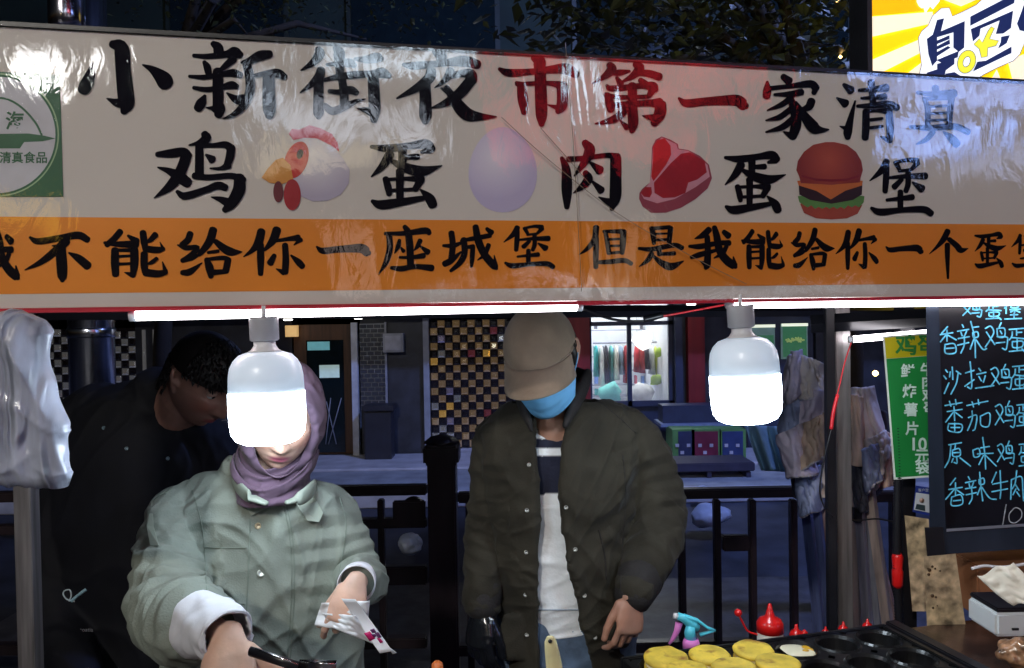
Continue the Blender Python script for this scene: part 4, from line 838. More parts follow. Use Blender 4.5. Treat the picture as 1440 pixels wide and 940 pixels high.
# ================================================================== right side: chalk board, price sign, card, boards, tissue box
YC = 2.02; bd = thing('menu_board', at(1380, 780, YC), 'black framed chalk menu board with blue handwritten dishes', 'menu board')
def cpt(px, py, off=0): return at(px, py, YC - off)
M_cb = mat('chalkboard', (.006, .007, .012), .35, var=.3); M_cf = mat('board_frame', (.05, .07, .11), .22, .5, var=.2, stretch=(1, 1, .2))
def cquad(name, pts, m, off, th):
    f_ = [cpt(x, y, off) for x, y in pts]; bk = [cpt(x, y, off - th) for x, y in pts]
    return pydata(name, f_ + bk, [(0, 1, 2, 3), (7, 6, 5, 4)] + [(i, i + 4, (i + 1) % 4 + 4, (i + 1) % 4) for i in range(4)], m, bd)
cquad('board', [(1318, 428), (1560, 420), (1566, 760), (1330, 766)], M_cb, 0, .02)
cquad('frame', [(1302, 426), (1320, 426), (1331, 780), (1308, 781)], M_cf, .014, .04); cquad('frame', [(1322, 744), (1570, 728), (1571, 764), (1322, 780)], M_cf, .012, .038)
cquad('frame', [(1303, 421), (1570, 412), (1570, 424), (1303, 433)], M_cf, .012, .038); cquad('frame_edge', [(1331, 744), (1570, 728), (1570, 732), (1331, 748)], mat('edge_bright', (.45, .5, .6), .3, .6), .016, .003)
cquad('corner', [(1300, 742), (1326, 741), (1330, 782), (1304, 783)], M_blk, .018, .045)
M_chk = mat('blue_chalk', (.12, .50, .72), .8, emit=.16, var=.3, vscale=60, ecol=(.1, .55, .85)); M_chg = mat('grey_chalk', (.45, .5, .55), .8, var=.3, vscale=60)
def chalk(x0, y0, s, st, w_=11, m=None, yl=None):
    W = ' '.join
    out = '|'.join(' '.join('%s,%g' % (q, w_) for q in k.split()) for k in st.split('|'))
    v_, f_ = stroke_mesh(out, x0, y0, s, lambda x, y, z: cpt(x, y, .0012 + z)); return pydata('character', v_, f_, m or M_chk, bd)
c1, c2 = (1300, 415, 5.371), (1300, 560, 4.7)
JI = "0,25 25,15 40,40 25,70 0,105|5,40 30,75 45,95|75,0 65,20|55,25 60,60 90,60 90,25 60,25|70,35 78,48|55,60 100,62 105,75 98,115 80,110|50,88 92,84"
DAN = "0,15 55,10|28,15 28,40|28,28 48,27|12,25 10,45 0,60|10,50 60,55|12,68 15,92 48,90 50,66 12,68|30,55 30,105|0,110 55,104|48,98 60,114"
BAO = "10,10 0,40|6,30 6,70|25,12 25,35 50,33 50,10 25,12|20,48 60,44|38,36 38,66|34,52 22,62|42,52 58,62|22,78 50,76|36,68 36,98|0,102 65,98"
def place(st, ox, oy, sx_, sy_): return '|'.join(' '.join('%g,%g' % (ox + float(q.split(',')[0]) * sx_, oy + float(q.split(',')[1]) * sy_) for q in k.split()) for k in st.split('|'))
for st in (place(JI, 290, 50, 1.35, 1.0), place(DAN, 465, 55, 1.9, 1.15), place(BAO, 605, 50, 2, 1.3),
           "175,240 130,290|120,300 215,285|170,265 170,350|165,300 120,355|170,300 240,340|155,375 160,440 235,435 225,370 155,375|165,405 225,400",
           "285,225 295,245|250,275 335,260|275,280 285,310|320,270 305,305|255,330 340,315|250,380 335,360|300,310 300,380 275,440|370,245 410,240|365,285 370,320 405,315 400,280 365,285|350,200 380,330 385,475|375,330 345,410|390,340 440,410 470,405",
           place(JI, 460, 210, 1.6, 1.75), place(DAN, 640, 235, 2, 1.75),
           "160,565 175,585|145,610 165,635|150,745 185,665|210,545 215,640|195,580 190,620|240,575 275,600|255,590 240,670 200,750",
           "310,590 375,570|345,505 355,620 355,705 325,695|305,690 375,640|410,555 425,575|395,600 465,585|410,615 430,650|460,610 445,660|385,705 525,685",
           place(JI, 500, 525, 1.5, 1.6), place(DAN, 665, 515, 1.8, 1.8)):
    chalk(*c1, st)
for st in ("135,50 250,30|165,20 175,55|205,10 210,45|150,90 250,75|195,55 200,150|190,95 140,160|205,95 250,130|160,170 160,215 235,225 245,175 160,170|175,195 235,195|200,165 200,220",
           "280,50 420,20|315,25 325,60|355,10 360,45|290,130 345,115 335,200 320,215|315,85 315,140 285,215|370,120 375,180 425,185 430,100 370,120",
           place(JI, 468, 20, 1.25, 1.5), place(DAN, 610, 25, 1.5, 1.45),
           "160,310 245,295|175,315 165,400 135,460|185,345 190,385 235,380 230,335 185,345|190,362 232,360|205,310 200,340|212,385 215,430 195,425|190,400 180,425|235,395 305,450",
           "320,345 330,390 365,380 360,335 320,345|350,370 455,365|370,330 430,320|385,260 400,380 405,470|390,380 360,440|405,380 475,450",
           place(JI, 482, 285, 1.05, 1.3), place(DAN, 625, 285, 1.3, 1.5),
           "205,530 170,575|160,605 250,590|205,560 205,640|200,600 140,670|210,605 260,640|180,655 180,710 250,700 240,640 180,655|190,680 240,675",
           "290,520 300,540|270,560 340,545|295,565 300,590|325,555 315,585|270,600 340,590|275,640 345,625|310,585 315,660 295,700|360,540 365,570 395,565 390,530 360,540|365,490 375,600 385,680|370,590 350,640|380,590 430,660 475,670",
           "475,490 445,560|450,570 550,550|445,620 550,600|500,480 505,600 500,665", "575,540 570,670|575,540 640,520 650,600 655,680|610,480 600,560 580,600|600,570 625,610|605,600 585,640|610,620 630,650"):
    chalk(*c2, st, 9)
chalk(*c2, "540,705 515,850", 7, M_chg); chalk(*c2, "590,730 560,770 565,815 600,825 640,790 640,745 610,725 590,730", 7, M_chg); chalk(*c2, "700,720 680,770 690,815 730,820 750,770 735,725 700,720", 7, M_chg)
# green price sign
YG = 2.14; gs = thing('price_sign', at(1290, 680, YG), 'green and yellow printed price sign half hidden behind the chalk board', 'price sign')
G0 = Vector((1241, 473)); GX = Vector((140, -10)); GY = Vector((16, 202))
def gpt(x, y, off=0): q = G0 + GX * x + GY * y; return at(q.x, q.y, YG - off)
def gquad(name, x0, y0, x1, y1, m, off, th=.004):
    P = [(x0, y0), (x1, y0), (x1, y1), (x0, y1)]; f_ = [gpt(x, y, off) for x, y in P]; bk = [gpt(x, y, off - th) for x, y in P]
    return pydata(name, f_ + bk, [(0, 1, 2, 3), (7, 6, 5, 4)] + [(i, i + 4, (i + 1) % 4 + 4, (i + 1) % 4) for i in range(4)], m, gs)
gquad('board', 0, 0, 1, 1, mat('sign_board_white', (.7, .75, .7), .5), 0, .012); gquad('green_panel', .02, .16, .98, .985, mat('print_green', (.012, .22, .045), .45, var=.05), .001, .0005); gquad('yellow_panel', .02, .012, .98, .158, mat('print_yellow', (.62, .52, .01), .45, var=.05), .001, .0005)
M_gw = mat('print_white', (.62, .8, .72), .5); M_gg = mat('print_dkgreen', (.03, .25, .05), .5)
def gtext(s, x, y, size, m, b=.0): text(s, 'lettering', lambda a, c: at(a, c, YG - .0022), size, m, gs, x=(G0 + GX * x + GY * y).x, y=(G0 + GX * x + GY * y).y, bold=b)
gtext('鸡蛋堡', .45, .095, 31, M_gg, .7)
for i, (ch, yy) in enumerate((('鲜', .26), ('炸', .40), ('薯', .53), ('片', .66))): gtext(ch, .225, yy, 20, M_gw, .5)
gtext('10', .27, .77, 25, M_gw, .5); gtext('元', .30, .855, 21, M_gw, .5); gtext('袋', .30, .935, 21, M_gw, .5)
for ch, yy in (('牛', .26), ('肉', .35), ('鸡', .44), ('蛋', .53)): gtext(ch, .42, yy, 20, M_gw, .5)
# id card
ic = thing('id_card', at(1296, 722, 2.17), 'small blue and white identity card with a portrait photo below the green sign', 'card')
def q4(name, pts, Y, m, parent, th=.003):
    f_ = [at(x, y, Y) for x, y in pts]; bk = [at(x, y, Y + th) for x, y in pts]
    return pydata(name, f_ + bk, [(0, 1, 2, 3), (7, 6, 5, 4)] + [(i, i + 4, (i + 1) % 4 + 4, (i + 1) % 4) for i in range(4)], m, parent)
q4('card', [(1288, 683), (1312, 687), (1310, 726), (1283, 720)], 2.17, mat('card_blue', (.02, .04, .25), .4), ic)
q4('paper', [(1288, 693), (1311, 696), (1310, 722), (1285, 717)], 2.168, mat('card_white', (.6, .63, .68), .5), ic, .001)
q4('portrait', [(1289, 709), (1301, 711), (1301, 719), (1287, 716)], 2.1665, mat('card_suit', (.03, .05, .06), .5), ic, .001)
latheobj('portrait_head', [(.0065, 0), (.0065, .0008)], at(1296, 704, 2.1665), mat('card_face', (.4, .25, .2), .5), ic, 12, axis=Vector((0, -1, 0)))
text('客户登记', 'lettering', lambda a, c: at(a, c, 2.167), 5, MATS['card_white'], ic, x=1301, y=690)
# brown chipboard sheets
M_cork = mat('chipboard', (.46, .34, .2), .7, var=.45, vscale=34, bump=.5, bscale=80)
t = thing('chipboard', at(1325, 885, 1.9), 'mottled tan chipboard sheet leaning below the menu board', 'board')
q4('sheet', [(1299, 783), (1344, 779), (1358, 881), (1304, 888)], 1.93, M_cork, t, .012)
M_spot = mat('stain', (.08, .045, .02), .7)
for (a, b_, r) in ((1307, 802, 2.6), (1311, 797, 1.8), (1306, 808, 2.2), (1315, 800, 1.5), (1311, 838, 2.6), (1316, 840, 1.7), (1312, 855, 1.8), (1318, 852, 1), (1305, 800, 1.4), (1322, 803, 1.3)):
    latheobj('stain', [(r * mpp(1.93), 0), (r * mpp(1.93), .0006)], at(a, b_, 1.9293), M_spot, t, 9, axis=Vector((0, -1, 0)))
t = thing('card_strip', at(1290, 850, 2.1), 'narrow strip of tan board standing behind the chipboard sheet', 'board'); q4('strip', [(1272, 725), (1306, 730), (1310, 860), (1283, 860)], 2.12, M_cork, t, .01)
t = thing('cardboard_box', at(1420, 865, 2.05), 'plain brown cardboard box behind the tissue', 'box'); pbox('carton', 1375, 1520, 795, 868, 2.05, .18, mat('cardboard', (.30, .12, .05), .8, var=.15), t, .004)
tubeobj('cable', crspline([at(1366, 800, 2.0), at(1385, 796, 2.0), at(1410, 798, 2.0), at(1450, 792, 2.0)]), .004, M_cap, t, 6)
tb = thing('tissue_box', at(1430, 895, 1.72), 'white plastic tissue box with a black slot and a napkin pulled out', 'tissue box')
pbox('box_body', 1401, 1500, 862, 896, 1.72, .11, mat('box_white', (.72, .76, .78), .35, var=.03), tb, .006); pbox('lid', 1402, 1499, 855, 861.5, 1.722, .106, M_blk, tb, .003); pbox('logo', 1424, 1433, 884, 887, 1.717, .004, M_blk, tb)
vs, fs = [], []
for i in range(15):
    for j in range(13):
        a, b_ = i / 14, j / 12; p0 = Vector((1374, 810)).lerp(Vector((1425, 790)), a); p1 = Vector((1425, 852)).lerp(Vector((1475, 850)), a)
        pp = p0.lerp(p1, b_); vs.append(at(pp.x, pp.y + 3 * math.sin(a * 9 + b_ * 3), 1.70 + .007 * noise.noise(Vector((a * 5, b_ * 6, 2))) + .004 * ridge(Vector((a * 3 + b_ * 4, b_, 1))) + .035 * (1 - b_) - .03 * a))
for i in range(14):
    for j in range(12): k0 = i * 13 + j; fs.append((k0, k0 + 13, k0 + 14, k0 + 1))
o = pydata('napkin', vs, fs, mat('napkin', (.93, .88, .76), .8, var=.06), None, True); tag(o, 'crumpled cream napkin sticking out of the white tissue box', 'napkin'); md = o.modifiers.new('t', 'SOLIDIFY'); md.thickness = .0012
fd = thing('food_bag', at(1432, 930, 1.62), 'crumpled brown food in clear wrap at the lower right corner', 'food')
bm = bmesh.new()
for k in range(7): tube(bm, [at(1415 + random.uniform(-8, 25), 905 + random.uniform(0, 25), 1.62 + random.uniform(-.02, .02)), at(1430 + random.uniform(-8, 25), 908 + random.uniform(0, 25), 1.62 + random.uniform(-.02, .02))], [.012, .02], 10, cap='round')
me = remesh(bm, .0035, .5, 3); displace(me, lambda c, n_: .003 * ridge(c, 60)); link('food', me, mat('brown_food', (.32, .17, .09), .3, var=.6, vscale=50, coat=.6), fd, True)
# coiled black hose with a red clamp
ch = thing('coiled_hose', at(1262, 880, 2.15), 'ribbed black hose hanging by the price sign with a red clamp', 'hose')
bm = bmesh.new(); pts, rr = [], []
for k in range(140): pts.append(at(1260 + 1.5 * math.sin(k * .05) + (k / 140) * 4, 600 + k * 2.05, 2.15)); rr.append(6.3 * mpp(2.15) * (1 if k % 2 else .78))
tube(bm, pts, rr, 12); frombm('hose', bm, M_blk, ch, True)
tubeobj('clamp', [at(1261, 778, 2.15), at(1262, 783, 2.15), at(1262, 800, 2.15), at(1262, 803, 2.15), at(1262, 822, 2.15), at(1263, 826, 2.15)], [.011, .0145, .0125, .015, .0135, .011], M_rp, ch, 12)
# wires
def wire(name, pts, Y, r, m, label):
    ps = [at(a, b_, Y) for a, b_ in pts]; o = tubeobj(name, crspline(ps, 6), r, m, None, 6); tag(o, label, 'cable'); return o
M_rw = mat('red_wire', (.7, .02, .03), .4)
wire('cable', [(818, 434), (860, 449), (905, 452), (930, 446)], 2.1, .0035, M_blk, 'black cable sagging under the banner right of the cap'); wire('cable', [(925, 446), (970, 438), (1022, 428)], 2.1, .003, M_rw, 'thin red wire running to the right bulb')
o = wire('power_plug', [(905, 449), (915, 447), (932, 443)], 2.09, .008, M_blk, 'black inline connector on the cable under the banner'); o['category'] = 'connector'
wire('cable', [(1197, 482), (1188, 510), (1180, 545), (1176, 560)], 2.1, .0018, M_rw, 'thin red wire beside the steel post'); o = wire('red_tape', [(1178, 555), (1172, 580), (1169, 604)], 2.09, .005, M_rw, 'red tape strip tied to the wire on the steel post'); o['category'] = 'tape'
wire('cable', [(1170, 600), (1158, 650), (1153, 690), (1160, 715), (1172, 728)], 2.15, .0022, M_blk, 'thin black wire looping left of the steel post')
wire('cable', [(1194, 732), (1210, 732), (1235, 730), (1262, 736)], 2.4, .0025, M_blk, 'thin black cord tied around the folded parasol')
wire('cable', [(40, 452), (60, 440), (120, 437)], 1.8, .003, M_blk, 'black cable under the left end of the banner')

# ================================================================== plastic bag stack at the left
YL = 1.36; vs, fs = [], []
out = [(-60, 455, 46, 452), (-60, 459, 58, 466), (-60, 475, 64, 540), (-60, 540, 68, 600), (-60, 620, 73, 652), (-60, 668, 76, 664)]
bm = bmesh.new()
pts = [at(5, y, YL) for x0, y, x1, y2 in out]; rr = []
for (x0, y, x1, y2), sft in zip(out, (.25, .6, .9, 1, .9, .35)): rr.append(((x1 - 5) * mpp(YL), .026 * sft))
pts2 = crspline(pts, 14); r2 = [tuple(v_) for v_ in crspline([Vector((*r_, 0)) for r_ in rr], 14)]
tube(bm, pts2, [(a[0], a[1]) for a in r2], 110, side=Vector((1, 0, 0)))
bmesh.ops.subdivide_edges(bm, edges=bm.edges[:], cuts=1)
me = bpy.data.meshes.new('bag'); bm.normal_update(); bm.to_mesh(me); bm.free()
displace(me, lambda c, n_: .020 * ridge(Vector((c.x * 13 + c.z * 5, c.y * 3, c.z * 2.2))) + .003 * ridge(Vector((c.x * 40, 0, c.z * 9 + c.x * 8))) + .0015 * noise.noise(Vector((c.x * 260, 0, c.z * 15))) * (1 if c.z < 1.47 else .2) + .006 * max(0, ridge(Vector((c.x * 9 - c.z * 7, c.y * 4, c.z * 5 + c.x * 4)))) ** 3 + .004 * max(0, ridge(Vector((c.x * 22 + c.z * 13, c.y * 4, c.z * 8)))) ** 4)
bgm = mat('bag_plastic', (.55, .60, .74), .3, var=.32, vscale=6, stretch=(3, 1, .6), coat=.2, bump=.3, bscale=60, crease=.9, cscale=7, trans=.25)
o = link('bag_bundle', me, bgm, None, True); tag(o, 'bundle of translucent white plastic bags hanging at the left edge', 'plastic bags')

# ================================================================== railing, post, litter
YR = 3.7; rl = thing('railing', at(720, 900, YR), 'dark wooden street railing with a thick capped post behind the sellers', 'railing')
M_rail = mat('rail_wood', (.022, .014, .018), .4, var=.3, stretch=(1, 1, .3), bump=.2)
def rp(px0, px1, py0, py1, nm='rail', dep=.06, Y=YR): return pbox(nm, px0, px1, py0, py1, Y, dep, M_rail, rl, .006)
def zfloor(nm, px0, px1, py0, dep=.05):
    a = at(px0, 800, YR); b_ = at(px1, 800, YR); return box(nm, a.x, b_.x, YR, YR + dep, 0, at(px0, py0, YR).z, M_rail, rl, .005)
a = at(601, 700, YR - .05); b_ = at(641, 700, YR - .05); box('post', a.x, b_.x, YR - .05, YR + .09, 0, at(620, 640, YR).z, M_rail, rl, .008)
box('post_cap', a.x - .016, b_.x + .016, YR - .066, YR + .106, at(620, 655, YR).z + .01, at(620, 625, YR).z, M_rail, rl, .012)
latheobj('post_top', [(.085, 0), (.08, .012), (.05, .035), (.001, .045)], ((a.x + b_.x) / 2, YR + .02, at(620, 625, YR).z), M_rail, rl, 4)
for (x0, x1) in ((-200, 600), (643, 1150), (1152, 1700)):
    rp(x0, x1, 690, 704); rp(x0, x1, 737, 750) if x1 < 700 else None; rp(x0, x1, 905, 920)
rp(490, 600, 798, 824, dep=.05)
latheobj('ornament', [(.0, 0), (.055, .002), (.055, .04), (.0, .042)], at(582, 714, YR + .05), M_rail, rl, 24, axis=Vector((0, -1, 0)))
rp(552, 598, 705, 735, 'panel', .03)
for x in (536, 480, 420, 1010, 1060, 1118, 1180, 960, 720, 660, 300, 180, 60, 1260, 1340): zfloor('baluster', x - 4, x + 5, 704)
rp(1017, 1055, 754, 776, 'panel', .04)
def bagblob(cx, cy, w_, h_, Y, label, sd, nm='plastic_bag'):
    c = at(cx, cy, Y); bm = bmesh.new(); bmesh.ops.create_icosphere(bm, subdivisions=4, radius=1, matrix=Matrix.Translation(c) @ Matrix.Diagonal((w_ * mpp(Y) / 2, .12, h_ * mpp(Y) / 2, 1)))
    for v_ in bm.verts: v_.co += (v_.co - c) * (.45 * noise.noise(v_.co * 8 + Vector((sd, 0, 0))) + .12 * ridge(v_.co, 20))
    o = frombm(nm, bm, mat('litter_bag', (.42, .48, .62), .4, var=.15), None, True); tag(o, label, 'plastic bag'); return o
bagblob(1000, 726, 50, 30, 6.6, 'knotted white plastic bag on the road behind the railing, right of the man', 2); bagblob(576, 765, 34, 24, 5.8, 'white plastic bag on the ground left of the railing post', 5)
bagblob(992, 691, 20, 14, 7.6, 'small scrap of white paper on the bench edge', 8)
# blue cloth over the rail, folded parasols
def parasol(prof, Y, m, label, pc, sd, seg=72, np_=9):
    t = thing('folded_parasol', at(prof[-1][0], prof[-1][1], Y) * 1.0, label, 'parasol', 'folded parasols behind the right post')
    P = crspline([Vector((a_, b_, r_)) for a_, b_, r_ in prof], 6)
    pts = [at(p.x, p.y, Y) for p in P]; rr = [max(p.z, .5) * mpp(Y) for p in P]; n_ = len(P)
    bm = bmesh.new()
    tube(bm, pts, [(r_, r_ * .75) for r_ in rr], seg, side=Vector((1, 0, 0)), pleat=lambda i, th: 1 + pc * (abs(math.sin(np_ * th / 2 + sd + i * .012)) - .5) * min(1, i / 8))
    for v_ in bm.verts: v_.co += Vector((1, .4, 0)) * .018 * noise.noise(v_.co * 7 + Vector((sd, 0, 0)))
    frombm('canopy', bm, m, t, True)
    q = pts[-1]; tubeobj('pole', [pts[3], q, (q.x + .02, q.y, 0)], .018, M_frame, t); box('foot', q.x - .2, q.x + .24, q.y - .2, q.y + .2, 0, .05, M_pave, t, .01)
    return t
M_p1 = mat('canopy_mauve', (.30, .25, .30), .8, var=.45, vscale=5, bump=.3, crease=.8, cscale=6); M_p2 = mat('canopy_taupe', (.36, .28, .23), .8, var=.45, vscale=5, bump=.3, crease=.8, cscale=6)
M_pp_ = mat('pale_piping', (.50, .47, .52), .6); M_lg = [mat('leg_' + n_, c, .35, .5, var=.25, stretch=(5, 5, .4)) for n_, c in (('beige', (.58, .47, .41)), ('blue', (.16, .20, .42)), ('grey', (.40, .40, .46)), ('rose', (.55, .38, .35)))]
def flapsheet(name, c4, Y, bulge, amp, fr_, m, t, sd, n=30):
    c = [V3((*p, 0)) for p in c4]; vs, fs = [], []
    for i in range(n + 1):
        for j in range(n + 1):
            a, b_ = i / n, j / n; p = c[0].lerp(c[1], a).lerp(c[3].lerp(c[2], a), b_)
            e = math.sin(PI * a) ** .6 * bulge + amp * (ridge(V3((a * fr_ + b_ * 1.2 + sd, b_ * .7, sd)), 1) * (.4 + .6 * b_) + .5 * ridge(V3((a * fr_ * 2.2 - b_ * 2, b_ * 1.6, sd + 4)), 1))
            wob = 3.5 * noise.noise(V3((a * 4, b_ * 4, sd))); vs.append(at(p.x + wob, p.y + 3 * noise.noise(V3((a * 3, b_ * 3, sd + 8))), Y - e))
    for i in range(n):
        for j in range(n): k0 = i * (n + 1) + j; fs.append((k0, k0 + n + 1, k0 + n + 2, k0 + 1))
    o = pydata(name, vs, fs, m, t, True); md = o.modifiers.new('t', 'SOLIDIFY'); md.thickness = .006
    ed = [vs[i * (n + 1) + n] for i in range(n + 1)]; return o, ed
def canopy(Y, sheets, m, label, legs_, sd):
    t = thing('folded_canopy', at(sheets[-1][0][0][0], 1000, Y), label, 'market canopy', 'folded canopies behind the right post')
    for i, (x0, y0, x1, y1, w_, k, dy) in enumerate(legs_):
        p, q = at(x0, y0, Y + dy), at(x1, y1, Y + dy); d = (q - p); q = p + d * ((p.z - .0) / -d.z) if d.z < 0 else q
        beam2 = bmesh.new(); tube(beam2, [p, q], [(w_ * mpp(Y) * .7, w_ * mpp(Y) * .7)] * 2, 4); frombm('leg', beam2, M_lg[k], t)
    for i, (c4, dy, mm, pipe) in enumerate(sheets):
        o, ed = flapsheet('cloth_flap', c4, Y + dy, .07, .035, 2.6, mm, t, sd + i * 1.7)
        if pipe: tubeobj('piping', [q + V3((0, -.004, 0)) for q in ed], .004, M_pp_, o, 6)
    return t
M_c = [mat('canvas_%s' % n_, c, .8, var=.4, vscale=5, bump=.3, crease=.4, cscale=8) for n_, c in (('mauve', (.52, .45, .55)), ('brown', (.58, .42, .32)), ('slate', (.26, .30, .46)), ('taupe', (.64, .56, .52)), ('dark', (.06, .06, .08)))]
canopy(3.0, [([(1100, 560), (1170, 560), (1166, 700), (1118, 700)], .12, M_c[4], 0), ([(1113, 494), (1160, 512), (1160, 556), (1112, 566)], .02, M_c[3], 1), ([(1108, 500), (1126, 492), (1130, 552), (1096, 580)], 0, M_c[0], 0),
    ([(1098, 552), (1136, 545), (1140, 640), (1096, 610)], .03, M_c[2], 1), ([(1128, 550), (1170, 548), (1168, 612), (1110, 632)], .0, M_c[0], 0), ([(1092, 612), (1140, 590), (1148, 668), (1108, 672)], -.04, M_c[0], 1),
    ([(1130, 596), (1172, 572), (1166, 636), (1124, 664)], -.07, M_c[1], 1), ([(1118, 668), (1162, 650), (1156, 716), (1126, 728)], .02, M_c[2], 1), ([(1146, 640), (1176, 650), (1176, 700), (1152, 700)], .04, M_c[3], 0)], None, 'mauve grey folded canopy with a hood-like top left of the steel post',
    [(1133, 690, 1158, 905, 9, 1, .05), (1145, 680, 1170, 905, 9, 1, 0), (1152, 670, 1182, 905, 10, 3, .04), (1160, 680, 1192, 905, 9, 0, .09), (1126, 680, 1150, 905, 6, 1, .1)], 1)
t = canopy(3.1, [([(1196, 560), (1246, 580), (1240, 690), (1202, 716)], .12, M_c[4], 0), ([(1196, 548), (1228, 542), (1248, 640), (1204, 640)], .02, M_c[3], 0), ([(1192, 556), (1214, 556), (1216, 660), (1192, 650)], -.02, M_c[1], 0),
    ([(1214, 620), (1244, 606), (1254, 628), (1234, 690)], -.05, M_c[3], 0), ([(1210, 634), (1236, 622), (1240, 672), (1218, 694)], -.08, M_c[2], 1), ([(1198, 650), (1224, 664), (1222, 722), (1204, 722)], .0, M_c[4], 0), ([(1236, 600), (1262, 620), (1256, 684), (1240, 688)], .05, M_c[1], 0)], None, 'taupe folded canopy bound with a black cord right of the steel post',
    [(1200, 680, 1206, 905, 9, 0, 0), (1206, 680, 1222, 905, 11, 2, -.03), (1213, 670, 1238, 905, 9, 2, 0), (1220, 670, 1252, 905, 12, 0, -.04), (1214, 690, 1268, 905, 7, 3, .06)], 2)
box('cord_tie', at(1205, 720, 3.0).x, at(1216, 720, 3.0).x, 3.02, 3.06, at(1210, 738, 3.0).z, at(1210, 718, 3.0).z, M_blk, t, .004)
vs, fs = [], []
for i in range(25):
    for j in range(15):
        a_, b_ = i / 24, j / 14; x = (1046 + 24 * b_) * (1 - a_) + (1112 + 14 * b_) * a_; y = 598 + 64 * b_ + 3 * a_
        vs.append(at(x, y, 3.3 + .05 * math.sin(a_ * 16) * (.3 + b_) - .1 * b_))
for i in range(24):
    for j in range(14): k0 = i * 15 + j; fs.append((k0, k0 + 15, k0 + 16, k0 + 1))
o = pydata('hanging_cloth', vs, fs, mat('blue_cloth', (.22, .38, .52), .7, var=.2), None, True); tag(o, 'pale blue pleated cloth flap hanging below the right bulb', 'cloth'); md = o.modifiers.new('t', 'SOLIDIFY'); md.thickness = .004

# ================================================================== PEOPLE
V3 = Vector
M_skin = mat('skin', (1, 1, 1), .5, vcol='vc', var=.06, vscale=30, bump=.12, bscale=140, sss=.08)
def head_geo(bm, Mh, ear=True, jaw=1.0):
    """head in its own frame: face to -Y, chin at z=-.115, top at +.118; joined into bm"""
    NU, NV = 72, 56; rings = []
    for j in range(1, NV):
        ph = PI * j / NV; ring = []
        for i in range(NU):
            th = 2 * PI * i / NU; dx, dy, dz = math.sin(ph) * math.sin(th), -math.sin(ph) * math.cos(th), math.cos(ph)
            x, y, z = dx * .076, dy * .096, dz * .118
            if z < 0:
                t = min(1, -z / .118); x *= 1 - .30 * t * t * jaw; y = y * (1 - .12 * t) - .012 * t if y < 0 else y * (1 - .5 * t)
            else: y = y * 1.02 + .004
            fr = max(0, -dy)
            g = lambda cx, cz, sx_, sz_: math.exp(-((abs(x) - cx) / sx_) ** 2 - ((z - cz) / sz_) ** 2) * (fr > .15)
            y += .013 * g(.031, .012, .018, .014)                       # eye sockets
            y -= .006 * g(.031, .031, .026, .008)                       # brows
            y -= .007 * g(.042, -.022, .020, .020)                      # cheeks
            nb = max(0, min(1, (.018 - z) / .055)) if z > -.04 else max(0, 1 - (-.04 - z) / .010)
            y -= (.006 + .019 * nb) * math.exp(-(x / (.009 + .005 * nb)) ** 2) * (fr > .3) * (1 if -.052 < z < .03 else 0)
            y -= .005 * g(.013, -.036, .006, .007)                      # nostril wings
            y -= .0085 * math.exp(-(x / .022) ** 2) * (math.exp(-((z + .060) / .0052) ** 2) + .95 * math.exp(-((z + .0725) / .0060) ** 2)) * (fr > .3)
            y += .004 * math.exp(-(x / .024) ** 2 - ((z + .0662) / .0022) ** 2) * (fr > .3)
            y += .004 * math.exp(-(x / .02) ** 2 - ((z + .083) / .005) ** 2) * (fr > .3)
            y -= .006 * math.exp(-(x / .018) ** 2 - ((z + .100) / .010) ** 2) * (fr > .3)  # chin
            ring.append(bm.verts.new(Mh @ V3((x, y, z))))
        rings.append(ring)
    for A, Bq in zip(rings, rings[1:]):
        for k in range(NU): bm.faces.new((A[k], A[(k + 1) % NU], Bq[(k + 1) % NU], Bq[k]))
    bm.faces.new(rings[0]); bm.faces.new(rings[-1][::-1])
    if ear:
        for s in (-1, 1):
            pts = [Mh @ V3((s * q[0], q[1], q[2])) for q in ((.074, .004, -.030), (.082, .006, -.012), (.088, .014, .010), (.086, .020, .026), (.078, .012, .034), (.074, .0, .024))]
            tube(bm, pts, [.006, .007, .007, .007, .006, .005], 8, cap='round'); tube(bm, [Mh @ V3((s * .070, .004, .0)), Mh @ V3((s * .081, .012, .004))], [(.013, .022), (.009, .017)], 8, cap='round')
def head_color(Mh, base, lip=(.36, .09, .10), brow=(.02, .015, .012), face_only=True):
    Mi = Mh.inverted()
    def f(co):
        p = Mi @ co; c = V3(base)
        if p.y < -.03 and abs(p.x) < .08 and abs(p.z) < .13:
            lz = math.exp(-(p.x / .024) ** 4) * math.exp(-((p.z + .0665) / (.0105 - .004 * (abs(p.x) / .024))) ** 4) if abs(p.x) < .028 else 0
            c = c.lerp(V3(lip), lz)
            bz = math.exp(-((abs(p.x) - .033) / .018) ** 4) * math.exp(-((p.z - .036 + .08 * max(0, abs(p.x) - .03)) / .0045) ** 4); c = c.lerp(V3(brow), bz * .85)
            ch_ = math.exp(-((abs(p.x) - .045) / .02) ** 2 - ((p.z + .03) / .02) ** 2); c = c.lerp(V3((c.x * 1.1, c.y * .75, c.z * .72)), ch_ * .6)
        v_ = noise.noise(co * 38); u_ = noise.noise(co * 14 + V3((4, 4, 4))); return (c.x * (1 + .08 * v_), c.y * (1 - .10 * u_ + .05 * v_), c.z * (1 - .16 * u_))
    return f
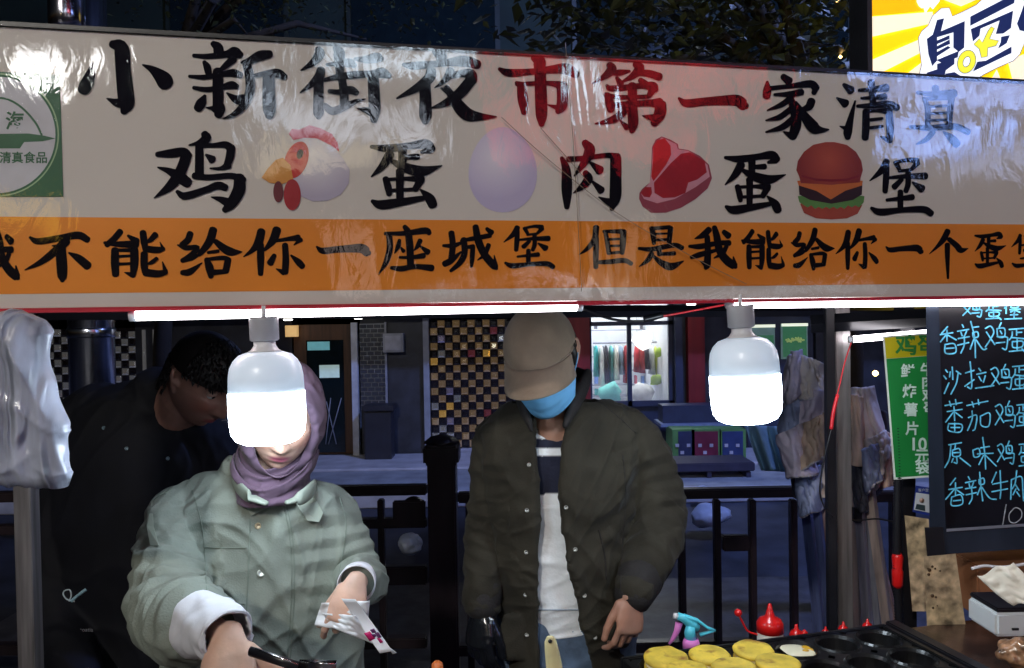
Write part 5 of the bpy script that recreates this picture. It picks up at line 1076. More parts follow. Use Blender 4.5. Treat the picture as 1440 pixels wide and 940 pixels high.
def add_eyes(Mh, parent):
    for s in (-1, 1):
        bm = bmesh.new(); c = V3((s * .031, -.071, .010)); bmesh.ops.create_uvsphere(bm, u_segments=16, v_segments=10, radius=.0125, matrix=Mh @ Matrix.Translation(c)); e = frombm('eye', bm, mat('eye_white', (.7, .7, .7), .2, var=.02), parent, True)
        bm = bmesh.new(); bmesh.ops.create_uvsphere(bm, u_segments=12, v_segments=8, radius=.0065, matrix=Mh @ Matrix.Translation(c + V3((0, -.0075, -.001)))); frombm('iris', bm, mat('iris', (.015, .008, .005), .1, var=.02), e, True)
        bm = bmesh.new(); bmesh.ops.create_uvsphere(bm, u_segments=16, v_segments=10, radius=.0138, matrix=Mh @ Matrix.Translation(c + V3((0, .0005, .0042))) @ Matrix.Diagonal((1.15, 1, .82, 1))); frombm('eyelid', bm, mat('lid', (.5, .3, .24), .5), parent, True)
def hand(bm, wrist, zd, xd, s=1, sc_=1, curl=((20, 30, 20),) * 4, spread=6, thumb=(35, 15, 20), grow_=0):
    """s=+1: thumb on +X side. zd from wrist to fingers, xd towards the thumb; -Y of the frame is the palm side"""
    zd = V3(zd).normalized(); xd = V3(xd); xd = (xd - zd * xd.dot(zd)).normalized(); yd = zd.cross(xd) * s       # back of the hand
    W_ = lambda x, y, z: V3(wrist) + (xd * x + yd * y + zd * z) * sc_
    tube(bm, [W_(0, 0, -.008), W_(0, 0, .006), W_(0, .001, .03), W_(.001, .001, .06), W_(0, 0, .085)], [((a + grow_) * sc_, (b_ + grow_) * sc_) for a, b_ in ((.022, .015), (.027, .017), (.037, .017), (.041, .0145), (.039, .011))], 20, side=xd, cap='round')
    tube(bm, [W_(.012, -.007, .012), W_(.026, -.010, .035), W_(.03, -.010, .055)], [(.014 + grow_) * sc_, (.015 + grow_) * sc_, (.010 + grow_) * sc_], 12, cap='round')
    for k, (x, L, r) in enumerate(((.0295, (.043, .026, .021), .0092), (.0105, (.047, .030, .022), .0096), (-.0095, (.043, .028, .021), .0090), (-.0275, (.034, .021, .019), .0080))):
        a = 0; sp_ = math.radians(spread * (1.5 - k)); p = V3((x, 0, .082 - .004 * abs(k - 1))); pts = [p - V3((0, 0, .014)), p]; rr = [r * 1.02, r * 1.08]
        for sgi, (l_, cu) in enumerate(zip(L, curl[k])):
            a += math.radians(cu); d = V3((math.sin(sp_) * math.cos(a), -math.sin(a), math.cos(a) * math.cos(sp_)))
            pts += [p + d * l_ * .5, p + d * l_]; p = p + d * l_; rr += [r * (.93 - .05 * sgi), r * (.98 - .08 * sgi)]
        rr[-1] *= .85
        tube(bm, [W_(*q) for q in pts], [(q + grow_) * sc_ for q in rr], 12, side=xd, cap='round')
    p = V3((.026, -.008, .022)); a0, a1, a2 = [math.radians(q) for q in thumb]; pts = [p]; rr = [.0135]; an = a0
    for l_, da, r in ((.040, 0, .0115), (.030, a1, .0105), (.025, a2, .0085)):
        an -= da; d = V3((math.sin(an), -.35, math.cos(an))).normalized(); pts += [p + d * l_ * .5, p + d * l_]; p = p + d * l_; rr += [r * 1.02, r]
    tube(bm, [W_(*q) for q in pts], [(q + grow_) * sc_ for q in rr], 12, cap='round')
    return W_
def limb(bm, pts, rr, seg=20, side=None): 
    P = crspline([V3((*p, 0)) if False else V3(p) for p in pts], 5); Q = crspline([V3((*(r if isinstance(r, tuple) else (r, r)), 0)) for r in rr], 5)
    tube(bm, P, [(q.x, q.y) for q in Q], seg, side=side, cap='round')
def pxl(lst): return [at(a, b_, Y) for a, b_, Y, *r in lst]
def folds(A1, f1, A2=0, f2=30, st=(1, 1, .6), seed=0):
    o_ = V3((seed, seed * 2.3, 0))
    def f(c, n_):
        q = V3((c.x * st[0], c.y * st[1], c.z * st[2])) + o_; wv = V3((noise.noise(q * 2.5), noise.noise(q * 2.5 + V3((9, 0, 0))), noise.noise(q * 2.5 + V3((0, 9, 0))))) * .22
        return A1 * (ridge(q + wv, f1) - .3) + A1 * .9 * max(0, ridge(q * .9 + wv * 1.4 + V3((3, 3, 3)), f1 * 1.7)) ** 3 + A2 * ridge(q * 1.3 + wv * .7, f2)
    return f
def sleeve_folds(axes, A, fr_, seed):
    """rings of folds running round a sleeve: axes = [(start, end)]"""
    def f(c, n_):
        out_ = 0
        for a, b_ in axes:
            d = b_ - a; L = d.length; t = (c - a).dot(d) / L / L
            dist = (c - (a + d * max(0, min(1, t)))).length
            if -.1 < t < 1.15 and dist < .13:
                wob = noise.noise(c * 6 + V3((seed, 0, 0))); out_ += A * (1 - 2 * abs(((t * L * fr_ + wob * 1.6) % 1) - .5) * 2 * .5 - .5) * (.5 + .9 * abs(noise.noise(c * 9)))
        return out_
    return f
def cloth_part(name, pts, rr, m, parent, seg=14, side=None): 
    bm = bmesh.new(); P = crspline(pts, 4); Q = crspline([V3((*(r if isinstance(r, tuple) else (r, r)), 0)) for r in rr], 4)
    tube(bm, P, [(q.x, q.y) for q in Q], seg, side=side, cap='round'); return frombm(name, bm, m, parent, True)
def seam(bv, pts, r, m, parent, name='seam', off=.001, n=10):
    P = crspline([V3((a, b_, 0)) for a, b_ in pts], n); Q = [surf(bv, p.x, p.y, off) for p in P]; Q = [q for q in Q if q is not None]
    if len(Q) > 2: return tubeobj(name, Q, r, m, parent, 6)
def button(bv, px, py, r, m, parent, name='button'):
    q = surf(bv, px, py, -.001)
    if q is None: return
    d = (CAM - q).normalized(); return latheobj(name, [(r, 0), (r, .002), (r * .75, .0035), (r * .7, .0028)], q, m, parent, 16, axis=d)
def legs(bm, cx, Y, hip_z, hw):
    for s in (-1, 1): limb(bm, [(cx + s * hw * .5, Y, hip_z), (cx + s * hw * .55, Y - .02, .5), (cx + s * hw * .6, Y + .02, .1)], [.09, .062, .045])
    for s in (-1, 1): limb(bm, [(cx + s * hw * .6, Y + .05, .04), (cx + s * hw * .62, Y - .06, .035), (cx + s * hw * .65, Y - .15, .03)], [(.04, .035), (.045, .03), (.035, .02)])

# ---------------------------------------------------------------- woman in the sage jacket
WY = 1.80; kW = mpp(WY)
wo = thing('person', (at(370, 700, WY).x, WY, 0), 'woman in a sage green jacket and mauve headscarf, face half hidden by a bulb', 'person')
MhW = Matrix.Translation(at(396, 588, 1.775)) @ Matrix.Rotation(math.radians(17), 4, 'Z') @ Matrix.Rotation(math.radians(16), 4, 'X') @ Matrix.Rotation(math.radians(6), 4, 'Y') @ Matrix.Scale(.95, 4)
wr1 = at(320, 896, 1.385); wr2 = at(501, 818, 1.665)
shR, elR, shL, elL = at(250, 745, 1.83), at(232, 855, 1.70), at(470, 745, 1.87), at(505, 808, 1.84)
bm = bmesh.new(); head_geo(bm, MhW, ear=False)
limb(bm, [at(385, 655, 1.84), at(378, 700, 1.875), at(372, 760, 1.89)], [(.052, .055), (.062, .056), (.10, .06)])
limb(bm, [at(372, 720, 1.87), at(370, 800, 1.87), at(372, 900, 1.87), at(372, 1010, 1.88)], [(.12, .065), (.14, .08), (.13, .08), (.15, .10)], side=V3((1, 0, 0)))
limb(bm, [shR, at(225, 850, 1.66), at(270, 868, 1.52), wr1], [.042, .04, .028, .019]); limb(bm, [shL, elL, at(505, 818, 1.74), wr2], [.038, .030, .022, .016])
legs(bm, at(372, 900, 1.87).x, 1.88, .85, .17)
hand(bm, wr1, (.16, -.50, -.84), (1, .1, .1), s=1, sc_=1.2, curl=((42, 45, 30), (46, 50, 30), (50, 50, 35), (52, 50, 35)), thumb=(50, -4, 8))
hand(bm, wr2, (-.28, -.42, -.86), (-1, .0, .3), s=-1, sc_=.92, curl=((30, 34, 20), (55, 60, 30), (60, 60, 40), (60, 60, 40)), thumb=(22, 5, 10), spread=4)
me = remesh(bm, .0028, .5, 2); vcolor(me, head_color(MhW, (.66, .43, .33), lip=(.42, .10, .16)))
link('body', me, M_skin, wo, True); add_eyes(MhW, wo)
# hijab: shell round the head with a face opening
M_hij = mat('hijab', (.125, .082, .125), .9, var=.15, vscale=6, sheen=.1, spec=.2, bump=.15, bscale=60, crease=.5, cscale=12)
bm = bmesh.new(); NU, NV = 80, 60; grid = []
MiW = MhW
for j in range(NV + 1):
    ph = PI * (.02 + .96 * j / NV); row = []
    for i in range(NU):
        th = 2 * PI * i / NU; dx, dy, dz = math.sin(ph) * math.sin(th), -math.sin(ph) * math.cos(th), math.cos(ph)
        x, y, z = dx * .098, dy * .112 + .008, dz * .135
        if z < -.03: t = (-.03 - z) / .105; x *= 1 - .05 * t; z -= .02 * t; y = y * (1 - .05 * t) + .006 * t
        w_ = noise.noise(V3((x * 12, y * 12, z * 30 + x * 25))) * .004 + .0022 * ridge(V3((x * 20, y * 20, z * 60 + x * 60)), 1)
        nrm = V3((dx, dy, dz)); row.append((V3((x, y, z)) + nrm * w_, dx, dy, dz))
    grid.append(row)
def inface(q): 
    v_, dx, dy, dz = q; return dy < -.1 and (v_.x / .066) ** 2 + ((v_.z + .016) / .094) ** 2 < 1
vmap = {}
def gv(i, j):
    if (i, j) not in vmap:
        v_, dx, dy, dz = grid[j][i]; p = V3(v_)
        vmap[(i, j)] = bm.verts.new(MhW @ p)
    return vmap[(i, j)]
for j in range(NV):
    for i in range(NU):
        q = [(i, j), ((i + 1) % NU, j), ((i + 1) % NU, j + 1), (i, j + 1)]
        if any(inface(grid[b_][a]) for a, b_ in q): continue
        bm.faces.new([gv(a, b_) for a, b_ in q])
# pull the opening edge onto the face
edge = {v_ for e in bm.edges if len(e.link_faces) == 1 for v_ in e.verts}
for (i, j), v_ in vmap.items():
    if v_ in edge and grid[j][i][2] < -.1:
        p = grid[j][i][0]; a = math.atan2((p.z + .016) / .094, p.x / .066)
        v_.co = MhW @ V3((.063 * math.cos(a), -.088 + .052 * abs(math.cos(a)) ** 1.5 + (.012 if math.sin(a) > .6 else 0), -.018 + .090 * math.sin(a)))
me = bpy.data.meshes.new('hijab'); bm.normal_update(); bm.to_mesh(me); bm.free()
hj = link('headscarf', me, M_hij, wo, True); md = hj.modifiers.new('t', 'SOLIDIFY'); md.thickness = .004; md = hj.modifiers.new('s', 'SUBSURF'); md.levels = 1; md.render_levels = 1
for q_, up_, zf_ in ((1, 0, .062), (.90, 9, .056), (.80, 15, .050)):
    bm = bmesh.new(); prev = None
    for i in range(15):
        t = i / 14; c = at(388 - 4 * t, 636 - up_ + 66 * t, 1.81); hw, dp = (q_ * (.096 - .022 * t + .004 * math.sin(t * 9))), q_ * (.088 + .002 * t + .004 * math.sin(t * 9 + up_)); row = []
        for k in range(72):
            th = 2 * PI * k / 72; f_ = max(0, math.cos(th)); zz = -zf_ * f_ ** 1.6 * (1 - t) + .004 * noise.noise(V3((math.sin(th) * 3, math.cos(th) * 3, t * 2)))
            w_ = 1 + .045 * noise.noise(V3((math.sin(th) * 2.2 + t * 2, math.cos(th) * 2.2, t * 7 + th))) + .02 * math.sin(t * 16 + 2.5 * math.sin(th))
            row.append(bm.verts.new(V3((c.x + math.sin(th) * hw * w_, c.y - math.cos(th) * dp * w_, c.z + zz))))
        if prev:
            for k in range(72): bm.faces.new((prev[k], prev[(k + 1) % 72], row[(k + 1) % 72], row[k]))
        prev = row
    o = frombm('scarf_wrap', bm, M_hij, wo, True); md = o.modifiers.new('t', 'SOLIDIFY'); md.thickness = .005; md = o.modifiers.new('s', 'SUBSURF'); md.levels = md.render_levels = 1
# jacket
M_jk = mat('sage_jacket', (.225, .26, .225), .9, spec=.15, var=.16, crease=.7, cscale=5, vscale=7, bump=.35, bscale=260, sheen=.04)
bm = bmesh.new()
limb(bm, [at(362, 676, 1.875), at(360, 686, 1.875), at(360, 702, 1.872), at(362, 740, 1.87), at(366, 800, 1.87), at(368, 860, 1.87), at(370, 930, 1.87), at(372, 1040, 1.88)],
     [(60 * kW, .05), (98 * kW, .075), (128 * kW, .10), (146 * kW, .118), (142 * kW, .13), (136 * kW, .135), (140 * kW, .14), (150 * kW, .15)], 36, V3((1, 0, 0)))
limb(bm, [at(272, 716, 1.87), at(258, 730, 1.85), at(246, 775, 1.80), at(240, 820, 1.73), at(240, 854, 1.66), at(256, 872, 1.57), at(272, 876, 1.51)], [.060, .070, .072, .072, .075, .075, .070], 24)
limb(bm, [at(454, 722, 1.87), at(480, 765, 1.86), at(500, 804, 1.85), at(506, 816, 1.80), at(505, 818, 1.765)], [.064, .057, .051, .050, .046], 24)
me = remesh(bm, .0048, .5, 5)
sf = sleeve_folds([(at(250, 740, 1.84), at(228, 850, 1.70)), (at(228, 856, 1.68), at(290, 884, 1.46)), (at(470, 735, 1.86), at(512, 815, 1.8))], .011, 22, 1); ff = folds(.006, 5, .0028, 13, (1, 1, .55), 3)
displace(me, lambda c, n_: sf(c, n_) + ff(c, n_) + .0045 * ridge(V3((c.x * 13 + .8 * noise.noise(c * 5), c.y * 3, c.z * 2.4 - c.x * 2)), 1) + .008 * max(0, ridge(V3((c.x * 7 + c.z * 6 + noise.noise(c * 4), c.y * 4, c.z * 3 - c.x * 3)), 1)) ** 4 + .006 * max(0, ridge(V3((c.x * 8 - c.z * 9 + noise.noise(c * 5), c.y * 4 + 3, c.z * 3)), 1)) ** 4)
jk = link('jacket', me, M_jk, wo, True); md = jk.modifiers.new('s', 'SUBSURF'); md.levels = md.render_levels = 1
bv = bvh_of(jk); M_st = mat('jacket_seam', (.17, .21, .175), .7); M_st2 = mat('jacket_flap', (.26, .31, .26), .6, var=.1, bump=.2)
for pts in ([(352, 728), (350, 780), (347, 860), (345, 935)], [(398, 706), (408, 760), (410, 830), (404, 930)], [(402, 706), (412, 760), (414, 830), (408, 930)], [(270, 690), (284, 740), (289, 800), (292, 850)], [(478, 700), (487, 740), (478, 800), (464, 850)], [(288, 770), (320, 771), (348, 770)], [(320, 838), (332, 848), (345, 850)]):
    seam(bv, pts, .0011, M_st, jk)
def flap(pts, th, m, parent, name, off=.006):
    """a cloth tab lying on the jacket: outline in photo pixels dropped onto the surface"""
    Q = []
    for a, b_ in pts:
        q = surf(bv, a, b_, off); 
        if q is None:
            rr_ = ray(a, b_); q = bv.find_nearest(CAM + rr_ * (1.82 / rr_.y))[0]
        Q.append(q)
    c = sum(Q, V3((0, 0, 0))) / len(Q); d = (CAM - c).normalized(); bm = bmesh.new(); n_ = len(Q)
    f_ = [bm.verts.new(q + d * th) for q in Q]; bk = [bm.verts.new(q - d * .004) for q in Q]; bm.faces.new(f_); bm.faces.new(bk[::-1])
    for k_ in range(n_): bm.faces.new((f_[k_], bk[k_], bk[(k_ + 1) % n_], f_[(k_ + 1) % n_]))
    bmesh.ops.recalc_face_normals(bm, faces=bm.faces); bmesh.ops.bevel(bm, geom=bm.edges[:], offset=.0012, segments=1, affect='EDGES'); return frombm(name, bm, m, parent)
flap([(409, 692), (428, 682), (446, 706), (455, 722), (449, 735), (432, 733), (418, 712)], .006, M_st2, wo, 'collar_tab', .008)
flap([(333, 680), (345, 688), (372, 698), (392, 696), (376, 714), (353, 726), (342, 706)], .003, M_st2, wo, 'collar', .006)
flap([(226, 668), (240, 674), (230, 692), (214, 700), (205, 712), (204, 696), (212, 678)], .008, M_st2, wo, 'epaulette', .010)
flap([(206, 706), (214, 704), (216, 740), (224, 768), (211, 768), (206, 740)], .006, M_st2, wo, 'sleeve_tab', .008)
M_sn = mat('snap', (.62, .68, .62), .3, .5); M_br = mat('snap_brass', (.45, .38, .25), .3, .7)
button(bv, 363, 740, .0075, M_br, wo); button(bv, 367, 806, .0085, M_sn, wo); q = button(bv, 230, 679, .0075, mat('snap_green', (.3, .5, .45), .3), wo)
# white inner cuffs
M_cuff = mat('white_cuff', (.66, .68, .74), .8, crease=.5, cscale=9, var=.05, vscale=10, bump=.3, bscale=30)
bm = bmesh.new(); P_ = crspline([at(258, 874, 1.535), at(275, 876, 1.49), at(298, 884, 1.44), at(316, 893, 1.395), at(320, 896, 1.386)], 5); tube(bm, P_, [(.064 - .021 * (k / 20) ** 1.2 + .002 * math.sin(k * 1.9),) * 2 for k in range(len(P_))], 40, cap=False, pleat=lambda i, th: 1 + .035 * math.sin(th * 3 + i * .35) + .02 * math.sin(th * 7 - i * .5)); o = frombm('cuff', bm, M_cuff, wo, True); md = o.modifiers.new('t', 'SOLIDIFY'); md.thickness = .004
bm = bmesh.new(); tube(bm, [at(506, 812, 1.78), at(504, 815, 1.74), at(501, 822, 1.70)], [.036, .039, .041], 32, cap=False); o = frombm('cuff', bm, M_cuff, wo, True); md = o.modifiers.new('t', 'SOLIDIFY'); md.thickness = .003
bm = bmesh.new(); cx_ = at(372, 900, 1.87).x
for s in (-1, 1): limb(bm, [(cx_ + s * .08, 1.88, .88), (cx_ + s * .095, 1.87, .5), (cx_ + s * .105, 1.9, .1)], [.10, .08, .065])
me = remesh(bm, .012, .5, 2); link('trousers', me, mat('dark_trousers', (.02, .02, .03), .7), wo, True)
for P_ in ([at(330, 676, 1.80), at(336, 686, 1.755), at(350, 698, 1.71), at(374, 708, 1.70)], [at(442, 684, 1.80), at(437, 690, 1.755), at(424, 700, 1.72), at(404, 707, 1.70)]):
    cloth_part('collar_stand', P_, [(.006, .016), (.007, .018), (.007, .017), (.005, .010)], M_st2, wo, 14)
# the tool in her right hand and the paper in her left
t = thing('scraper', at(380, 932, 1.30), 'black handled scraper held in the woman\'s right hand', 'scraper')
a = at(352, 916, 1.27); b_ = at(420, 938, 1.24); c = at(470, 955, 1.22)
tubeobj('handle', [a, a.lerp(b_, .5), b_], [(.008, .006)] * 3, M_blk, t, 12); tubeobj('blade', [b_, c], [(.012, .0015), (.03, .001)], mat('blade_steel', (.6, .6, .62), .2, 1), t, 8)
tubeobj('grip_edge', [a + V3((.01, -.006, .006)), b_ + V3((0, -.005, .006))], .0012, mat('blade_steel', (.6, .6, .62), .2, 1), t, 6)
def sheet(name, outline, Y0, fn, m, parent=None, th=.0012, n=14):
    c4 = [V3((*p, 0)) for p in outline]; vs, fs = [], []
    for i in range(n + 1):
        for j in range(n + 1):
            a, b_ = i / n, j / n; p = c4[0].lerp(c4[1], a).lerp(c4[3].lerp(c4[2], a), b_); vs.append(at(p.x, p.y, Y0 + fn(a, b_)))
    for i in range(n):
        for j in range(n): k0 = i * (n + 1) + j; fs.append((k0, k0 + n + 1, k0 + n + 2, k0 + 1))
    o = pydata(name, vs, fs, m, parent, True); md = o.modifiers.new('t', 'SOLIDIFY'); md.thickness = th; return o
wp = thing('paper_wrapper', at(500, 880, 1.58), 'white paper food wrapper with a magenta print held in the woman\'s left hand', 'wrapper')
M_pp = mat('white_paper', (.74, .77, .80), .6, var=.04, bump=.2, bscale=25)
rip = lambda a, b_: .008 * math.sin(a * 5 + b_ * 3) + .006 * noise.noise(V3((a * 5, b_ * 5, 0)))
sheet('wrapper_back', [(452, 848), (520, 845), (516, 892), (442, 880)], 1.635, rip, M_pp, wp)
sheet('wrapper_front', [(480, 842), (500, 843), (552, 916), (534, 919)], 1.61, lambda a, b_: .01 * math.sin(b_ * 4) + .006 * a, M_pp, wp)
sheet('wrapper_fold', [(452, 862), (500, 866), (524, 905), (470, 884)], 1.622, rip, M_pp, wp)
M_mg = mat('magenta_print', (.55, .01, .14), .5); M_nv = mat('print_ink', (.12, .02, .12), .5)
sheet('print', [(512, 891), (520, 888), (528, 898), (520, 902)], 1.6055, lambda a, b_: .0, M_mg, wp, .0006, 3)
for q in (((520, 886), (526, 884), (529, 889), (524, 891)), ((527, 890), (532, 889), (537, 896), (532, 898)), ((530, 898), (534, 897), (539, 903), (535, 905)), ((522, 892), (527, 891), (530, 895), (526, 897))): sheet('print', q, 1.605, lambda a, b_: 0, M_nv if q[0][0] != 530 else M_mg, wp, .0006, 3)
sheet('wrapper_tip', [(544, 908), (550, 912), (558, 918), (552, 920)], 1.618, lambda a, b_: 0, M_pp, wp, .001, 3)

# ---------------------------------------------------------------- man in cap and mask
YM = 2.22; kM = mpp(YM)
mn = thing('person', (at(790, 700, YM).x, YM, 0), 'man in a tan cap and blue face mask wearing an open olive jacket', 'person')
MhM = Matrix.Translation(at(762, 502, 2.12)) @ Matrix.Rotation(math.radians(-14), 4, 'Z') @ Matrix.Rotation(math.radians(30), 4, 'X') @ Matrix.Rotation(math.radians(-6), 4, 'Y') @ Matrix.Scale(1.12, 4)
bm = bmesh.new(); head_geo(bm, MhM)
limb(bm, [at(778, 545, 2.18), at(778, 585, 2.20), at(786, 625, 2.23)], [(.062, .065), (.068, .068), (.11, .08)])
limb(bm, [at(785, 612, 2.22), at(785, 640, 2.22), at(785, 750, 2.22), at(790, 860, 2.22), at(792, 960, 2.24)], [(.11, .06), (.12, .065), (.12, .065), (.12, .065), (.13, .08)], side=V3((1, 0, 0)))
wA = at(886, 838, 2.04); wB = at(678, 860, 2.14)
limb(bm, [at(886, 640, 2.24), at(920, 730, 2.20), wA], [.042, .04, .028]); limb(bm, [at(706, 640, 2.26), at(688, 745, 2.24), wB], [.038, .036, .028])
legs(bm, at(795, 900, 2.25).x, 2.26, .88, .18)
hand(bm, wA, (-.05, -.25, -.95), (-.9, -.45, .0), s=-1, sc_=1.0, curl=((28, 32, 20), (36, 40, 26), (40, 42, 28), (44, 42, 30)), thumb=(24, 8, 10))
hand(bm, wB, (-.12, -.3, -.95), (.8, -.5, 0), s=1, sc_=1.0, curl=((20, 30, 20), (25, 30, 20), (30, 30, 20), (30, 32, 20)), thumb=(26, 8, 10))
me = remesh(bm, .003, .5, 2); vcolor(me, head_color(MhM, (.42, .22, .15))); link('body', me, M_skin, mn, True); add_eyes(MhM, mn)
bm = bmesh.new(); hand(bm, wB, (-.12, -.3, -.95), (.8, -.5, 0), s=1, sc_=1.0, curl=((20, 30, 20), (25, 30, 20), (30, 30, 20), (30, 32, 20)), thumb=(26, 8, 10), grow_=.003)
me = remesh(bm, .0032, .5, 1); link('glove', me, mat('black_glove', (.008, .009, .012), .22, bump=.3, bscale=60, coat=.5), mn, True)
# hair strip + cap
M_cap_ = mat('tan_cap', (.21, .16, .115), .9, spec=.15, var=.12, vscale=12, bump=.35, bscale=110, sheen=.15); M_hair = mat('black_hair', (.01, .008, .008), .5, var=.3, bump=.6, bscale=120)
def dome(bm, Mh, a, b_, c_, z0, seg=40, n=16, y0=0, yoff=0):
    rings = []
    for j in range(n + 1):
        t = j / n * PI / 2 * .985; r = math.cos(t); rings.append([bm.verts.new(Mh @ V3((a * r * math.sin(2 * PI * k / seg), -b_ * r * math.cos(2 * PI * k / seg) + yoff, z0 + c_ * math.sin(t)))) for k in range(seg)])
    for A, Bq in zip(rings, rings[1:]):
        for k in range(seg): bm.faces.new((A[k], A[(k + 1) % seg], Bq[(k + 1) % seg], Bq[k]))
    bm.faces.new(rings[-1]); return rings
bm = bmesh.new(); dome(bm, MhM, .083, .104, .10, .022, yoff=.006)
for v_ in bm.verts: v_.co += V3((1, 1, 1)) * .0018 * noise.noise(v_.co * 25)
cp = frombm('cap', bm, M_cap_, mn, True); md = cp.modifiers.new('t', 'SOLIDIFY'); md.thickness = .003; md.offset = 1
bm = bmesh.new(); top_, bot_ = [], []; nb_ = 24
for i in range(nb_ + 1):
    a = math.radians(-68 + 136 * i / nb_)
    for j in range(9):
        r = j / 8; x = math.sin(a) * (.084 + .014 * r * math.cos(a)); y = -math.cos(a) * (.104 + .078 * r * max(0, math.cos(a * .95)) ** .4) + .006
        z = .026 - .026 * r - .020 * (x / .08) ** 2 * (.3 + r); top_.append(bm.verts.new(MhM @ V3((x, y, z))))
for i in range(nb_):
    for j in range(8): bm.faces.new((top_[i * 9 + j], top_[(i + 1) * 9 + j], top_[(i + 1) * 9 + j + 1], top_[i * 9 + j + 1]))
br = frombm('cap_brim', bm, M_cap_, mn, True); md = br.modifiers.new('t', 'SOLIDIFY'); md.thickness = .004
def hcurve(fn, n): return [MhM @ V3(fn(k / n)) for k in range(n + 1)]
for s in (0, 60, 120, 180, 240, 300):
    a = math.radians(s + 30); tubeobj('cap_seam', [MhM @ V3((.0845 * math.cos(t) * math.sin(a), -.1055 * math.cos(t) * math.cos(a) + .006, .022 + .1015 * math.sin(t))) for t in (PI / 2 * k / 12 for k in range(13))], .0009, mat('cap_stitch', (.22, .17, .13), .8), cp, 5)
tubeobj('cap_seam', [MhM @ V3((.0855 * math.sin(a), -.1065 * math.cos(a) + .006, .027)) for a in (math.radians(-70 + 140 * k / 24) for k in range(25))], .0016, MATS['cap_stitch'], cp, 6)
latheobj('cap_button', [(.008, 0), (.007, .003), (.001, .005)], MhM @ V3((0, .006, .124)), M_cap_, cp, 12)
bm = bmesh.new()
for k in range(26):
    a = math.radians(85 + 190 * k / 25); c0 = V3((.0775 * math.sin(a), -.098 * math.cos(a) + .004, .03)); tube(bm, [MhM @ c0, MhM @ (c0 + V3((0, 0, -.03))), MhM @ (c0 * .94 + V3((0, 0, -.055)))], [.011, .011, .006], 6)
frombm('hair', bm, M_hair, mn, True)
# mask
M_mk = mat('blue_mask', (.17, .47, .80), .8, spec=.2, crease=.35, cscale=14, var=.08, vscale=10, bump=.15, bscale=90)
bm = bmesh.new(); g_ = []
for i in range(25):
    a = math.radians(-72 + 144 * i / 24); row = []
    for j in range(15):
        t = j / 14; z = -.022 - .092 * t; z += .03 * abs(math.sin(a)) ** 2 * (t - .4) * 1.0
        R_ = .098 * (1 - .20 * t) + .022 * math.cos(a) ** 4 * (1 - abs(t - .35)) + .0045 * abs(math.sin(t * 9.5)); row.append(bm.verts.new(MhM @ V3((math.sin(a) * (.083 - .016 * t), -math.cos(a) * R_ - .004, z))))
    g_.append(row)
for i in range(24):
    for j in range(14): bm.faces.new((g_[i][j], g_[i + 1][j], g_[i + 1][j + 1], g_[i][j + 1]))
mk_ = frombm('face_mask', bm, M_mk, mn, True); md = mk_.modifiers.new('t', 'SOLIDIFY'); md.thickness = .002
for s in (-1, 1): tubeobj('ear_loop', crspline([MhM @ V3((s * .078, -.03, -.03)), MhM @ V3((s * .086, -.0, -.005)), MhM @ V3((s * .085, .022, .02))], 5), .0015, M_mk, mk_, 6)
# sweater
bm = bmesh.new(); limb(bm, [at(776, 585, 2.22), at(780, 606, 2.225), at(784, 640, 2.225), at(786, 700, 2.225), at(786, 780, 2.225), at(790, 850, 2.225), at(792, 866, 2.225)], [(.08, .065), (.13, .078), (.148, .085), (.148, .088), (.142, .09), (.138, .092), (.136, .092)], 36, V3((1, 0, 0)))
me = remesh(bm, .005, .5, 2); displace(me, lambda c, n_: folds(.004, 4, .0012, 16, (1, 1, 1.3), 8)(c, n_) * (1.6 if c.z < 1.2 else .5))
def swc(co):
    y_ = 450 + (1.70 - co.z) / co.y * F - (co.x / co.y * F) * .0175 * 0
    if 619 < y_ < 632 or 643 < y_ < 697: return (.012, .016, .04)
    return (.90, .95, .98)
vcolor(me, swc)
bm = bmesh.new(); bm.from_mesh(me); kill = []
for f_ in bm.faces:
    c = f_.calc_center_median(); pxx = 720 + c.x / c.y * F; pyy = 450 + (1.70 - c.z) / c.y * F
    if c.y < 2.22 and abs(pxx - 768) < max(0, (607 - pyy)) * .62 + (0): kill.append(f_)
bmesh.ops.delete(bm, geom=kill, context='FACES'); bm.to_mesh(me); bm.free()
sw = link('sweater', me, mat('sweater', (1, 1, 1), .85, vcol='vc', var=.07, vscale=9, bump=.4, bscale=100), mn, True)
bs = bvh_of(sw)
Q = [surf(bs, a, b_, .001) for a, b_ in ((744, 570), (750, 580), (757, 592), (766, 603), (773, 604), (781, 594), (790, 580), (795, 572))]; Q = [q for q in Q if q]
if len(Q) > 3: tubeobj('neckline', crspline(Q, 3), .0035, mat('navy_trim', (.012, .016, .04), .8), mn, 6)
hm = [surf(bs, a, 858, .001) for a in range(752, 826, 6)]; hm = [q for q in hm if q]; tubeobj('hem', hm, .0022, mat('hem_line', (.35, .42, .5), .8), mn, 6) if len(hm) > 2 else None
# jeans
bm = bmesh.new(); cx_ = at(795, 900, 2.25).x; limb(bm, [at(790, 856, 2.23), at(794, 890, 2.23), at(796, 930, 2.24)], [(.118, .078), (.14, .095), (.16, .11)], 24, V3((1, 0, 0)))
for s in (-1, 1): limb(bm, [(cx_ + s * .09, 2.24, .86), (cx_ + s * .10, 2.23, .5), (cx_ + s * .115, 2.28, .1)], [.105, .085, .07])
me = remesh(bm, .008, .5, 2); displace(me, folds(.005, 5, .002, 16, seed=11)); link('jeans', me, mat('denim', (.09, .14, .22), .8, var=.3, vscale=14, bump=.3, bscale=120), mn, True)
